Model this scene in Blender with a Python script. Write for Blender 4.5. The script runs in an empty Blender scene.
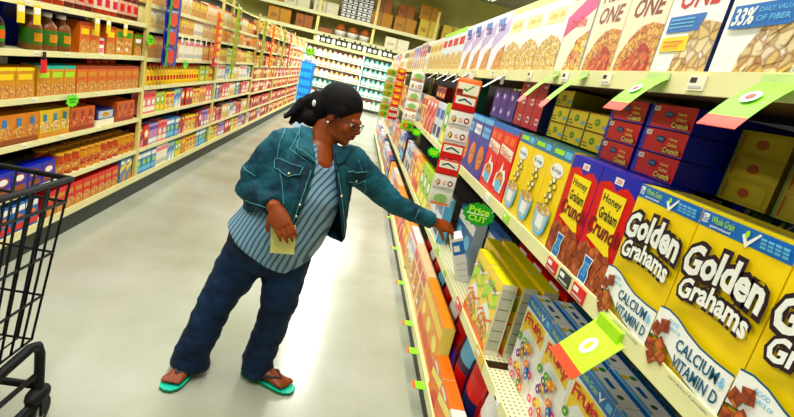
import bpy, bmesh, math, random
from mathutils import Vector, Matrix, noise
random.seed(7)
S = bpy.context.scene
col = bpy.data.collections.new('supermarket'); S.collection.children.link(col)
PI = math.pi

# ------------------------------------------------------------------ camera
CAM = Vector((0, 0, 1.53)); FOC = 484.0
AX = Vector((0.97280198, 0.19394953, 0.12664872))
AY = Vector((-0.06928028, -0.27811083, 0.95804729))
AZ = Vector((0.2210352, -0.94076455, -0.25710989))
RW = Matrix((AX, AY, AZ))                       # world <- image(right, down, forward)
right = RW @ Vector((1, 0, 0)); down = RW @ Vector((0, 1, 0)); fwd = RW @ Vector((0, 0, 1))
cd = bpy.data.cameras.new('camera'); cam = bpy.data.objects.new('camera', cd); S.collection.objects.link(cam)
m4 = Matrix((right, -down, -fwd)).transposed().to_4x4(); m4.translation = CAM
cam.matrix_world = m4
cd.sensor_fit = 'HORIZONTAL'; cd.sensor_width = 36; cd.lens = FOC / 794 * 36; cd.clip_start = .02; cd.clip_end = 100
S.camera = cam
def ray(x, y): return RW @ Vector((x - 397, y - 208.5, FOC))
def P(x, y, Y):                                  # point at depth Y seen at x, y
    r = ray(x, y); return CAM + r * (Y / r.y)
RWT = RW.transposed()
def pix(p):
    q = RWT @ (Vector(p) - CAM); return (397 + q.x / q.z * FOC, 208.5 + q.y / q.z * FOC)

# ------------------------------------------------------------------ world, lights, exposure
S.view_settings.view_transform = 'Standard'; S.view_settings.look = 'None'
S.view_settings.gamma = 1; S.view_settings.use_curve_mapping = False
S.view_settings.exposure = -1.18
w = bpy.data.worlds.new('world'); S.world = w; w.use_nodes = True
w.node_tree.nodes['Background'].inputs[0].default_value = (.92, 1, .86, 1)
w.node_tree.nodes['Background'].inputs[1].default_value = .5
def area(name, loc, sx, sy, power, colr=(1, 1, .93), rot=(0, 0, 0)):
    l = bpy.data.lights.new(name, 'AREA'); l.shape = 'RECTANGLE'; l.size = sx; l.size_y = sy; l.energy = power; l.color = colr
    o = bpy.data.objects.new(name, l); S.collection.objects.link(o); o.location = loc; o.rotation_euler = rot; return o
LAMPS = [(-.12, 620), (3.4, 150), (-3.6, 480)]
for i, (lx, e) in enumerate(LAMPS):
    for y0, ln in ((-1.5, 7), (7.5, 8.5)):
        area('fluorescent_and_fill_light', (lx, y0 + ln / 2, 4.33), .42, ln, e * ln / 7)
area('fluorescent_and_fill_light', (-.5, 15.4, 4.33), 10, .5, 1100)  # fill added to brighten the back wall, no fixture hangs here

# ------------------------------------------------------------------ materials
MATS = {}
def lin(c):
    return tuple((v / 255 / 12.92 if v / 255 <= .04045 else ((v / 255 + .055) / 1.055) ** 2.4) for v in c)
def M(rgb, rough=.45, var=.08, scale=14, metal=0, name=None, spec=.5, emis=None, bump=0):
    key = (tuple(rgb), rough, var, scale, metal, spec, emis, bump)
    if key in MATS: return MATS[key]
    c = lin(rgb); lum = .3 * c[0] + .6 * c[1] + .1 * c[2]; c = tuple(min(1, max(0, lum + (v - lum) * 1.22)) for v in c)
    m = bpy.data.materials.new(name or 'surface'); m.use_nodes = True; nt = m.node_tree; b = nt.nodes['Principled BSDF']
    tc = nt.nodes.new('ShaderNodeTexCoord'); nz = nt.nodes.new('ShaderNodeTexNoise'); nz.inputs['Scale'].default_value = scale
    nz.inputs['Detail'].default_value = 3
    rp = nt.nodes.new('ShaderNodeValToRGB')
    rp.color_ramp.elements[0].position = .3; rp.color_ramp.elements[1].position = .7
    rp.color_ramp.elements[0].color = (*[max(0, v * (1 - var)) for v in c], 1)
    rp.color_ramp.elements[1].color = (*[min(1, v * (1 + var)) for v in c], 1)
    nt.links.new(tc.outputs['Object'], nz.inputs['Vector']); nt.links.new(nz.outputs['Fac'], rp.inputs['Fac'])
    nt.links.new(rp.outputs['Color'], b.inputs['Base Color'])
    b.inputs['Roughness'].default_value = rough; b.inputs['Metallic'].default_value = metal
    b.inputs['Specular IOR Level'].default_value = spec
    if emis:
        b.inputs['Emission Color'].default_value = (*c, 1); b.inputs['Emission Strength'].default_value = emis
    if bump:
        bp = nt.nodes.new('ShaderNodeBump'); bp.inputs['Strength'].default_value = bump; bp.inputs['Distance'].default_value = .004
        nt.links.new(nz.outputs['Fac'], bp.inputs['Height']); nt.links.new(bp.outputs['Normal'], b.inputs['Normal'])
    MATS[key] = m
    return m
def chips(cols, scale=55, rough=.5, stretch=(1, 1, 1), key2=None):
    key = ('chips', tuple(cols), scale, stretch)
    if key in MATS: return MATS[key]
    m = bpy.data.materials.new('printed_food_picture'); m.use_nodes = True; nt = m.node_tree; b = nt.nodes['Principled BSDF']
    tc = nt.nodes.new('ShaderNodeTexCoord'); mp = nt.nodes.new('ShaderNodeMapping'); mp.inputs['Scale'].default_value = stretch
    vo = nt.nodes.new('ShaderNodeTexVoronoi'); vo.inputs['Scale'].default_value = scale
    rp = nt.nodes.new('ShaderNodeValToRGB'); e = rp.color_ramp.elements
    for i in range(len(cols) - 2): e.new(.5)
    for i, c in enumerate(cols):
        e[i].position = .1 + .8 * i / (len(cols) - 1); e[i].color = (*lin(c), 1)
    sep = nt.nodes.new('ShaderNodeSeparateColor')
    edge = nt.nodes.new('ShaderNodeTexVoronoi'); edge.feature = 'DISTANCE_TO_EDGE'; edge.inputs['Scale'].default_value = scale
    er = nt.nodes.new('ShaderNodeValToRGB'); er.color_ramp.elements[0].position = .0; er.color_ramp.elements[1].position = .16
    er.color_ramp.elements[0].color = (.5, .33, .22, 1); er.color_ramp.elements[1].color = (1, 1, 1, 1)
    mx = nt.nodes.new('ShaderNodeMix'); mx.data_type = 'RGBA'; mx.blend_type = 'MULTIPLY'; mx.inputs[0].default_value = 1
    L = nt.links.new
    L(tc.outputs['Object'], mp.inputs['Vector']); L(mp.outputs['Vector'], vo.inputs['Vector']); L(mp.outputs['Vector'], edge.inputs['Vector'])
    L(vo.outputs['Color'], sep.inputs['Color']); L(sep.outputs[0], rp.inputs['Fac']); L(edge.outputs['Distance'], er.inputs['Fac'])
    L(rp.outputs['Color'], mx.inputs[6]); L(er.outputs['Color'], mx.inputs[7]); L(mx.outputs[2], b.inputs['Base Color'])
    b.inputs['Roughness'].default_value = rough
    MATS[key] = m
    return m
WHITE = (245, 245, 238); BLACK = (14, 12, 14)
m_cream = M((232, 228, 178), .4, .05, 6, name='cream painted steel')
m_post = M((222, 208, 140), .45, .08, 8, name='cream upright')
m_dark = M((16, 13, 14), .7, .2, name='dark back panel')
m_kick = M((20, 32, 14), .5, .25, 9, name='dark green kick plate')
m_under = M((84, 62, 36), .6, .1, name='shaded shelf underside')  # darker than the cream steel: shade below the shelves put into the colour

# floor: glossy off-white tiles
def floor_mat():
    m = bpy.data.materials.new('polished floor tiles'); m.use_nodes = True; nt = m.node_tree; b = nt.nodes['Principled BSDF']
    tc = nt.nodes.new('ShaderNodeTexCoord'); nz = nt.nodes.new('ShaderNodeTexNoise'); nz.inputs['Scale'].default_value = 1.3; nz.inputs['Detail'].default_value = 5
    rp = nt.nodes.new('ShaderNodeValToRGB'); rp.color_ramp.elements[0].position = .35; rp.color_ramp.elements[1].position = .68
    rp.color_ramp.elements[0].color = (*lin((164, 166, 142)), 1); rp.color_ramp.elements[1].color = (*lin((188, 190, 176)), 1)
    br = nt.nodes.new('ShaderNodeTexBrick'); br.offset = 0; br.inputs['Scale'].default_value = 1; br.inputs['Brick Width'].default_value = .305
    br.inputs['Row Height'].default_value = .305; br.inputs['Mortar Size'].default_value = .0012
    br.inputs['Color1'].default_value = (1, 1, 1, 1); br.inputs['Color2'].default_value = (.985, .985, .98, 1); br.inputs['Mortar'].default_value = (.9, .9, .88, 1)
    mx = nt.nodes.new('ShaderNodeMix'); mx.data_type = 'RGBA'; mx.blend_type = 'MULTIPLY'; mx.inputs[0].default_value = 1
    L = nt.links.new
    L(tc.outputs['Object'], nz.inputs['Vector']); L(tc.outputs['Object'], br.inputs['Vector']); L(nz.outputs['Fac'], rp.inputs['Fac'])
    L(rp.outputs['Color'], mx.inputs[6]); L(br.outputs['Color'], mx.inputs[7]); L(mx.outputs[2], b.inputs['Base Color'])
    b.inputs['Roughness'].default_value = .2; b.inputs['Specular IOR Level'].default_value = .6
    return m

# ------------------------------------------------------------------ mesh builder
class MB:
    def __init__(s): s.v = []; s.f = []; s.m = []; s.mats = []; s.smooth = []
    def mi(s, mat):
        if mat not in s.mats: s.mats.append(mat)
        return s.mats.index(mat)
    def face(s, pts, mat, sm=False):
        n = len(s.v); s.v += [tuple(p) for p in pts]; s.f.append(tuple(range(n, n + len(pts)))); s.m.append(s.mi(mat)); s.smooth.append(sm)
    def raw(s, vs, fs, mat, sm=False):
        n = len(s.v); s.v += [tuple(p) for p in vs]; k = s.mi(mat)
        for f in fs: s.f.append(tuple(i + n for i in f)); s.m.append(k); s.smooth.append(sm)
    def box(s, x0, x1, y0, y1, z0, z1, mat, mats=None):
        v = [(x0, y0, z0), (x1, y0, z0), (x1, y1, z0), (x0, y1, z0), (x0, y0, z1), (x1, y0, z1), (x1, y1, z1), (x0, y1, z1)]
        fs = [('b', (0, 3, 2, 1)), ('t', (4, 5, 6, 7)), ('f', (0, 1, 5, 4)), ('k', (2, 3, 7, 6)), ('l', (3, 0, 4, 7)), ('r', (1, 2, 6, 5))]
        n = len(s.v); s.v += v
        for k, f in fs:
            s.f.append(tuple(i + n for i in f)); s.m.append(s.mi((mats or {}).get(k, mat))); s.smooth.append(False)
    def lathe(s, prof, mat, cx=0, cy=0, n=16, mats=None, sy=1):
        b = len(s.v)
        for r, z in prof:
            for k in range(n):
                a = 2 * PI * k / n; s.v.append((cx + r * math.cos(a), cy + r * sy * math.sin(a), z))
        for i in range(len(prof) - 1):
            mm = mats[i] if mats else mat; q = s.mi(mm)
            for k in range(n):
                k2 = (k + 1) % n
                s.f.append((b + i * n + k, b + i * n + k2, b + (i + 1) * n + k2, b + (i + 1) * n + k)); s.m.append(q); s.smooth.append(True)
        s.f.append(tuple(b + k for k in range(n))[::-1]); s.m.append(s.mi(mats[0] if mats else mat)); s.smooth.append(False)
        t = b + (len(prof) - 1) * n
        s.f.append(tuple(t + k for k in range(n))); s.m.append(s.mi(mats[-1] if mats else mat)); s.smooth.append(False)
    def tube(s, pts, r, mat, n=8, rr=None):
        pts = [Vector(p) for p in pts]; b = len(s.v); q = s.mi(mat)
        ref = None
        for i, p in enumerate(pts):
            d = (pts[min(i + 1, len(pts) - 1)] - pts[max(i - 1, 0)]).normalized()
            if ref is None:
                ref = d.orthogonal().normalized()
            ref = (ref - d * ref.dot(d)).normalized(); o = d.cross(ref)
            R_ = rr[i] if rr else r
            for k in range(n):
                a = 2 * PI * k / n; s.v.append(tuple(p + (ref * math.cos(a) + o * math.sin(a)) * R_))
        for i in range(len(pts) - 1):
            for k in range(n):
                k2 = (k + 1) % n
                s.f.append((b + i * n + k, b + i * n + k2, b + (i + 1) * n + k2, b + (i + 1) * n + k)); s.m.append(q); s.smooth.append(True)
        s.f.append(tuple(b + k for k in range(n))[::-1]); s.m.append(q); s.smooth.append(False)
        t = b + (len(pts) - 1) * n; s.f.append(tuple(t + k for k in range(n))); s.m.append(q); s.smooth.append(False)
    def ell(s, c, r, mat, nu=14, nv=9, R=None):
        b = len(s.v); q = s.mi(mat); c = Vector(c)
        for j in range(nv + 1):
            t = PI * j / nv
            for k in range(nu):
                a = 2 * PI * k / nu
                p = Vector((r[0] * math.sin(t) * math.cos(a), r[1] * math.sin(t) * math.sin(a), r[2] * math.cos(t)))
                if R is not None: p = R @ p
                s.v.append(tuple(c + p))
        for j in range(nv):
            for k in range(nu):
                k2 = (k + 1) % nu
                s.f.append((b + j * nu + k, b + (j + 1) * nu + k, b + (j + 1) * nu + k2, b + j * nu + k2)); s.m.append(q); s.smooth.append(True)
    def mesh(s, name):
        me = bpy.data.meshes.new(name); me.from_pydata(s.v, [], s.f)
        for m in s.mats: me.materials.append(m)
        me.polygons.foreach_set('material_index', s.m); me.polygons.foreach_set('use_smooth', s.smooth)
        me.update(); return me
    def build(s, name, parent=None, loc=None):
        o = bpy.data.objects.new(name, s.mesh(name)); col.objects.link(o)
        if parent: o.parent = parent
        if loc is not None: o.location = loc
        return o
def tag(o, label=None, cat=None, group=None, kind=None):
    if label: o['label'] = label
    if cat: o['category'] = cat
    if group: o['group'] = group
    if kind: o['kind'] = kind
    return o
def empty(name, loc, rz=0, **k):
    o = bpy.data.objects.new(name, None); col.objects.link(o); o.location = loc; o.rotation_euler = (0, 0, rz); o.empty_display_size = .1
    return tag(o, **k)
def put(name, me, loc, rot=(0, 0, 0), label=None, cat=None, group=None, parent=None):
    o = bpy.data.objects.new(name, me); col.objects.link(o); o.location = loc; o.rotation_euler = rot
    if parent: o.parent = parent
    return tag(o, label, cat, group)

# lettering
_T = {}
def text_geo(s, off=0.0, shear=0.0, res=2):
    k = (s, off, shear, res)
    if k in _T: return _T[k]
    cu = bpy.data.curves.new('lettering', 'FONT'); cu.body = s; cu.offset = off; cu.shear = shear; cu.resolution_u = res; cu.size = 1
    o = bpy.data.objects.new('lettering', cu); S.collection.objects.link(o)
    dg = bpy.context.evaluated_depsgraph_get(); dg.update()
    me = bpy.data.meshes.new_from_object(o.evaluated_get(dg))
    vs = [v.co.copy() for v in me.vertices]; fs = [tuple(p.vertices) for p in me.polygons]
    bpy.data.objects.remove(o); bpy.data.curves.remove(cu); bpy.data.meshes.remove(me)
    _T[k] = (vs, fs); return _T[k]
def bbox(vs):
    xs = [v[0] for v in vs]; ys = [v[1] for v in vs]; return min(xs), max(xs), min(ys), max(ys)

# flat artwork in front-face coordinates (u to the right, v up, both in metres), laid on plane y = -eps
class Art:
    def __init__(s, mb, W, H, y=0.0, ux=0.0, uz=0.0): s.mb = mb; s.W = W; s.H = H; s.y = y; s.k = 0; s.ux = ux; s.uz = uz
    def step(s): s.k += 1; return s.y - .00035 * s.k
    def pt(s, u, v, y): return (s.ux - s.W / 2 + u * s.W, y, s.uz + v * s.H)
    def poly(s, pts, mat):
        y = s.step(); s.mb.face([s.pt(u, v, y) for u, v in pts], mat)
    def rect(s, u0, v0, u1, v1, mat, sh=0): s.poly([(u0, v0), (u1, v0), (u1 + sh, v1), (u0 + sh, v1)], mat)
    def disc(s, u, v, ru, rv, mat, n=16): s.poly([(u + ru * math.cos(2 * PI * k / n), v + rv * math.sin(2 * PI * k / n)) for k in range(n)], mat)
    def text(s, t, u0, v0, u1, v1, mat, outline=None, bold=.012, ow=.05, shear=0.0, arch=0.0, slope=0.0, res=2):
        base = text_geo(t, 0, shear, res)[0]; bx = bbox(base)
        def lay(off, m):
            vs, fs = text_geo(t, off, shear, res); y = s.step(); out = []
            for p in vs:
                a = (p[0] - bx[0]) / (bx[1] - bx[0]); b = (p[1] - bx[2]) / (bx[3] - bx[2])
                uu = u0 + a * (u1 - u0); vv = v0 + b * (v1 - v0) + arch * (1 - (2 * a - 1) ** 2) + slope * a
                out.append(s.pt(uu, vv, y))
            s.mb.raw(out, fs, m)
        if outline: lay(ow, outline)
        lay(bold, mat)

def carton(w, h, d, front, side=None, top=None):
    mb = MB(); side = side or front; top = top or front
    mb.box(-w / 2, w / 2, 0, d, 0, h, front, dict(l=side, r=side, t=top, b=top, k=front, f=front))
    mb.face([(-w / 2 + .001, d * .12, h + .0006), (w / 2 - .001, d * .12, h + .0006), (w / 2 - .001, d * .62, h + .0006), (-w / 2 + .001, d * .62, h + .0006)], top)
    return mb, Art(mb, w, h)

# ------------------------------------------------------------------ room
def struct(mb, name): return tag(mb.build(name), kind='structure')
mb = MB(); mb.box(-8, 8, -4, 20, -.1, 0, floor_mat()); struct(mb, 'floor')
m_wall = M((200, 196, 136), .8, .1, 1.5, name='yellow green painted wall'); m_ceil = M((150, 150, 140), .9, .05, 2)
mb = MB(); mb.box(-8, 8, 20, 20.15, 0, 5, m_wall); struct(mb, 'wall_back')
mb = MB(); mb.box(-8.15, -8, -4, 20.15, 0, 5, m_wall); struct(mb, 'wall_left')
mb = MB(); mb.box(8, 8.15, -4, 20.15, 0, 5, m_wall); struct(mb, 'wall_right')
mb = MB(); mb.box(-8, 8, -4, 20.15, 5, 5.1, m_ceil); struct(mb, 'ceiling')
m_tube = M((255, 255, 240), .5, 0, emis=1.5); m_white = M((235, 235, 228), .5, .04)
names = {-.12: 'over the aisle', 3.4: 'over the right shelving', -3.6: 'over the left shelving'}
for lx, e in LAMPS:
    for y0, ln, wh in ((-1.5, 7, 'near half'), (7.5, 8.5, 'far half')):
        t = empty('ceiling_light', (lx, y0 + ln / 2, 4.36), label='long white strip light hung %s, %s' % (names[lx], wh), cat='ceiling light', group='strip lights under the ceiling')
        mb = MB(); mb.box(-.2, .2, -ln / 2, ln / 2, .03, .1, m_white); mb.build('housing', t)
        mb = MB()
        for sx in (-.12, 0, .12): mb.tube([(sx, -ln / 2 + .05, .008), (sx, ln / 2 - .05, .008)], .018, m_tube)
        mb.build('tube', t)
        for yy in (-ln / 2 + .4, ln / 2 - .4):
            mb = MB(); mb.tube([(0, yy, .1), (0, yy, .64)], .008, m_white); mb.build('hanger', t)

# ------------------------------------------------------------------ gondolas
def holes_mat():
    m = bpy.data.materials.new('perforated steel shelf'); m.use_nodes = True; nt = m.node_tree; b = nt.nodes['Principled BSDF']
    tc = nt.nodes.new('ShaderNodeTexCoord'); vo = nt.nodes.new('ShaderNodeTexVoronoi'); vo.inputs['Scale'].default_value = 52; vo.inputs['Randomness'].default_value = 0
    rp = nt.nodes.new('ShaderNodeValToRGB'); rp.color_ramp.interpolation = 'CONSTANT'
    rp.color_ramp.elements[0].color = (.06, .05, .02, 1); rp.color_ramp.elements[1].position = .2; rp.color_ramp.elements[1].color = (*lin((226, 220, 176)), 1)
    vo.voronoi_dimensions = '2D'
    nt.links.new(tc.outputs['Object'], vo.inputs['Vector']); nt.links.new(vo.outputs['Distance'], rp.inputs['Fac']); nt.links.new(rp.outputs['Color'], b.inputs['Base Color'])
    b.inputs['Roughness'].default_value = .4; return m
m_holes = holes_mat()
def gondola(side, y0, y1, shelves, basez, top, label, xf, xb, xbase, decks, near_up=False):
    # side: -1 shelf faces +x (left run), +1 faces -x (right run)
    g = empty('gondola_shelving', (xf, (y0 + y1) / 2, 0), label=label, cat='shelving', group='aisle shelving bays')
    L = (y1 - y0) / 2; s = side
    def X(a, b): return (min(a, b), max(a, b))
    back = xb - xf
    mb = MB(); mb.box(*X(back, back + s * .04), -L, L, .0, top, m_dark); mb.build('back_panel', g)
    mb = MB(); mb.box(*X(back, back - s * .05), L - .045, L, 0, top, m_post)
    if side < 0: mb.box(*X(s * .0, s * .025), L - .05, L - .004, basez - .04, top, m_post)
    mb.build('upright', g)
    if near_up:
        mb = MB(); mb.box(*X(back, back - s * .05), -L, -L + .045, 0, top, m_post); mb.build('upright', g)
    for z in shelves:
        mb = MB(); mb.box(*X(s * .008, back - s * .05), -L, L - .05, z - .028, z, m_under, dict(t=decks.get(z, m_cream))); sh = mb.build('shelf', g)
        mb = MB(); mb.box(*X(0, s * .008), -L, L - (.052 if side < 0 else .0), z - (.026 if side < 0 else .034), z + (.008 if side < 0 else .012), m_cream)
        mb.build('price_rail', sh)
    bx = xbase - xf
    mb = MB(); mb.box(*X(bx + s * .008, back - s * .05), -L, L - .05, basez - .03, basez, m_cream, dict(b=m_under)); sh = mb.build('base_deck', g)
    mb = MB(); mb.box(*X(bx, bx + s * .008), -L, L, basez - .04, basez + .012, m_cream); mb.build('price_rail', sh)
    mb = MB(); mb.box(*X(bx + s * .02, bx + s * .06), -L, L, 0, basez - .04, m_kick); mb.build('kick_plate', g)
    mb = MB(); mb.box(*X(back - s * .05, back + s * .05), -L, L, top, top + .02, m_cream); mb.build('top_cap', g)
    return g
XL, XR = -1.775, .655
ORD = ['first', 'second', 'third', 'fourth', 'fifth', 'sixth']
LB = [(2.25, 4.40), (4.40, 6.53), (6.53, 8.66), (8.66, 10.8), (10.8, 13.0), (13.0, 15.2)]
LS = [[1.475, 1.215, .955, .70, .415]] + [[1.64, 1.45, 1.205, .965, .72, .415]] * 2 + [[1.72, 1.42, 1.16, .93, .70, .415]] * 3
LBASE = .17
for i, (a, b) in enumerate(LB):
    gondola(-1, a, b, LS[i], LBASE, 2.0, '%s bay of cream and black shelving from the cart along the left side' % ORD[i], XL, -2.25, -1.77, {}, i == 0)
RB = [(-.35, 1.58), (1.58, 3.5), (3.5, 5.6), (5.6, 7.8), (7.8, 10.0), (10.0, 12.2)]
ZT, Z2, Z3, ZB = 1.66, 1.12, .59, .145
for i, (a, b) in enumerate(RB):
    gondola(1, a, b, [ZT, Z2, Z3], ZB, 2.1, ('nearest', 'second', 'third', 'fourth', 'fifth', 'farthest')[i] + ' bay of cream shelving along the right side' + (' beside the honey cereal' if i == 0 else ''), XR, 1.14, .60, {Z3: m_holes}, i == 0)

RR = (0, 0, -PI / 2)     # faces -x (right run)
RL = (0, 0, PI / 2)      # faces +x (left run)

# ------------------------------------------------------------------ cereal designs (right run, near)
yel = M((250, 214, 22), .35, .05); blu = M((42, 104, 176), .35, .06); wht = M(WHITE, .4, .03); blk = M((34, 12, 24), .4, .05)
teal = M((24, 84, 112), .4, .05); red = M((206, 14, 44), .35, .07); dblue = M((24, 34, 160), .35, .08); cream = M((252, 236, 140), .4, .04)
green = M((28, 150, 40), .4, .08); lime = M((176, 226, 40), .4, .06); orange = M((238, 120, 26), .4, .07); brown = M((140, 74, 28), .5, .1)
sky = M((120, 190, 226), .4, .06); purple = M((84, 34, 150), .4, .1); pink = M((232, 130, 150), .4, .08); dgreen = M((18, 84, 66), .4, .1)
grey = M((196, 196, 190), .45, .05); tan = M((206, 164, 92), .5, .08); navy = M((24, 36, 92), .4, .1); lilac = M((196, 176, 214), .4, .06)
silver = M((190, 198, 204), .35, .06); maroon = M((120, 14, 30), .4, .1); paper = M((246, 240, 214), .45, .03)
c_graham = chips([(150, 60, 16), (196, 92, 30), (214, 118, 50)], 38); c_honey = chips([(214, 178, 96), (240, 224, 180), (196, 148, 60), (250, 244, 226)], 42)
c_flake = chips([(226, 150, 60), (240, 190, 90), (200, 110, 40)], 60); c_berry = chips([(190, 30, 24), (226, 110, 50), (232, 160, 90)], 55)
c_mix = chips([(250, 210, 60), (236, 120, 40), (250, 240, 180), (220, 60, 40)], 46); c_oat = chips([(236, 200, 90), (250, 230, 160), (210, 160, 70)], 60)

def squares(A, pts, r, mat, dark):
    for (u, v, a) in pts:
        for rr, m_ in ((1.12, dark), (1, mat)):
            A.poly([(u + rr * r * math.cos(a + k * PI / 2), v + rr * r * .68 * math.sin(a + k * PI / 2)) for k in range(4)], m_)
def gg_box(w=.204, h=.305, d=.062):
    mb, A = carton(w, h, d, yel, yel, M((214, 196, 60), .4, .08))
    A.rect(0, .905, 1, 1, blu); A.rect(.02, .93, .09, .985, wht); A.text('Gm', .025, .935, .085, .975, blu)
    A.text('Whole Grain', .13, .945, .40, .985, lime); A.text('guaranteed', .14, .915, .38, .935, wht)
    A.poly([(.50, .95), (.53, .965), (.57, .925), (.66, .99), (.68, .985), (.57, .89)], wht)
    A.disc(.55, .965, .022, .02, lime)
    for k in range(3):
        for j in range(4): A.rect(.70 + j * .07, .925 + k * .02, .755 + j * .07, .938 + k * .02, sky)
    A.text('Golden', .06, .60, .94, .775, wht, blk, bold=.035, ow=.15, arch=.03, slope=.02)
    A.text('Grahams', .12, .455, .92, .575, wht, blk, bold=.033, ow=.15, arch=.035, slope=.01)
    A.text('Golden', .06, .60, .94, .775, wht, None, bold=.035, arch=.03, slope=.02)
    # white wave with the calcium claim
    top = [(0, .33), (.12, .345), (.26, .335), (.42, .30), (.60, .275), (.8, .27), (1, .275)]
    bot = [(1, .03), (.8, .035), (.6, .05), (.4, .09), (.25, .14), (.12, .15), (0, .135)]
    A.poly([(u, v + .012) for u, v in top] + bot, teal); A.poly(top + [(u, v + .006) for u, v in bot], wht)
    A.text('GOOD', .17, .285, .31, .31, sky); A.text('SOURCE OF', .17, .25, .36, .272, sky)
    A.text('CALCIUM', .36, .175, .88, .245, teal, bold=.02); A.text('&', .90, .18, .96, .235, sky)
    A.text('VITAMIN D', .39, .075, .95, .145, teal, bold=.02)
    squares(A, [(.07, .20, .5), (.16, .25, 1.1), (.19, .13, .2), (.08, .09, .9), (.26, .07, .6), (.15, .03, 0.1)], .075, c_graham, brown)
    A.text('NATURALLY FLAVORED', .45, .012, .95, .026, teal)
    return mb.mesh('golden_cereal_box')
def hgc_box(w=.178, h=.31, d=.062):
    mb, A = carton(w, h, d, red, dblue, dblue)
    A.poly([(0, 1), (0, .86), (.12, .885), (.3, .905), (.42, .88), (.5, .845), (.6, .88), (.75, .90), (.9, .87), (1, .84), (1, 1)], dblue)
    A.rect(.40, .90, .62, .955, wht); A.text('200', .44, .91, .58, .945, red)
    A.poly([(.20, .83), (.82, .83), (.80, .42), (.90, .33), (.14, .40), (.26, .45)], M((250, 222, 90), .4, .05))
    A.text('Honey', .26, .715, .76, .80, blk, bold=.02, slope=-.01); A.text('Graham', .28, .60, .78, .69, blk, bold=.02, slope=-.01)
    A.text('Crunch', .10, .455, .98, .58, maroon, bold=.035, slope=-.01, shear=.15)
    A.poly([(0, 0), (1, 0), (1, .30), (.86, .36), (.70, .33), (.55, .37), (.4, .33), (.25, .37), (.1, .33), (0, .28)], c_graham)
    squares(A, [(.25, .27, .5), (.68, .26, .2), (.86, .15, .7), (.75, .07, .3), (.2, .10, 1.0)], .13, c_graham, brown)
    A.poly([(.34, .04), (.58, .04), (.60, .12), (.56, .18), (.61, .27), (.35, .27), (.38, .18), (.33, .11)], wht)
    A.poly([(.36, .05), (.56, .05), (.58, .12), (.54, .18), (.585, .26), (.375, .26), (.40, .18), (.35, .11)], blu)
    A.text('CRISP', .40, .09, .54, .22, sky)
    return mb.mesh('honey_cereal_box')
def fiber_box(kind, w=.19, h=.32, d=.07):
    body = wht if kind == 'white' else M((246, 226, 196), .4, .04)
    mb, A = carton(w, h, d, body, body, wht)
    lc = M((190, 26, 16), .4, .05) if kind == 'white' else M((120, 44, 18), .4, .08)
    A.text('FIBER', .14, .66, .92, .80, lc, bold=.02, shear=.2, res=2); A.text('ONE', .18, .47, .88, .61, lc, bold=.02, shear=.2)
    if kind == 'white':
        A.poly([(1, 0), (.32, 0), (.36, .14), (.48, .26), (.56, .32), (.70, .37), (.86, .36), (1, .34)], c_honey)
        for (u, v, a) in [(.5, .1, .3), (.62, .22, .9), (.78, .12, .2), (.86, .25, 1.2), (.70, .29, .5), (.92, .07, .6), (.42, .04, 1)]:
            ca, sa = math.cos(a), math.sin(a)
            A.poly([(u + ca * x_ - sa * y_, v + (sa * x_ + ca * y_) * .6) for x_, y_ in ((-.10, -.05), (.10, -.05), (.12, 0), (.10, .05), (-.10, .05), (-.12, 0))], c_honey)
        A.poly([(.08, .42), (.08, .29), (.84, .29), (.92, .42)], blu)
        A.text('33%', .11, .31, .38, .40, wht, bold=.03, shear=.2); A.text('DAILY VALUE', .42, .37, .82, .395, sky); A.text('OF FIBER', .42, .32, .80, .35, sky)
    else:
        A.poly([(.05, 0), (1, 0), (1, .38), (.75, .41), (.5, .39), (.3, .31), (.12, .18)], c_flake)
        A.poly([(.25, 0), (.95, 0), (.92, .18), (.7, .26), (.5, .22), (.3, .12)], c_berry)
    return mb.mesh('fiber_cereal_box')
def fiber_yellow():
    me = fiber_box('white').copy(); return me
M_GG, M_HG, M_FW, M_FB = gg_box(), hgc_box(), fiber_box('white'), fiber_box('brown')
def fiber_tag_box():
    mb, A = carton(.19, .32, .07, wht, navy, wht)
    lc = M((190, 26, 16), .4, .05)
    A.text('FIBER', .14, .66, .92, .80, lc, bold=.02, shear=.2); A.text('ONE', .18, .47, .88, .61, lc, bold=.02, shear=.2)
    A.poly([(1, 0), (.34, 0), (.42, .2), (.56, .32), (.7, .37), (.86, .36), (1, .34)], c_honey)
    A.poly([(.08, .42), (.08, .31), (.66, .31), (.72, .42)], blu); A.rect(.06, .18, .56, .28, M((250, 214, 30), .4, .03))
    for q in range(3): A.rect(.12, .34 + .025 * q, .56, .348 + .025 * q, sky)
    A.rect(.12, .24, .48, .25, orange); A.rect(.12, .21, .42, .22, orange)
    return mb.mesh('fiber_cereal_box')
M_FT = fiber_tag_box()
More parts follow.
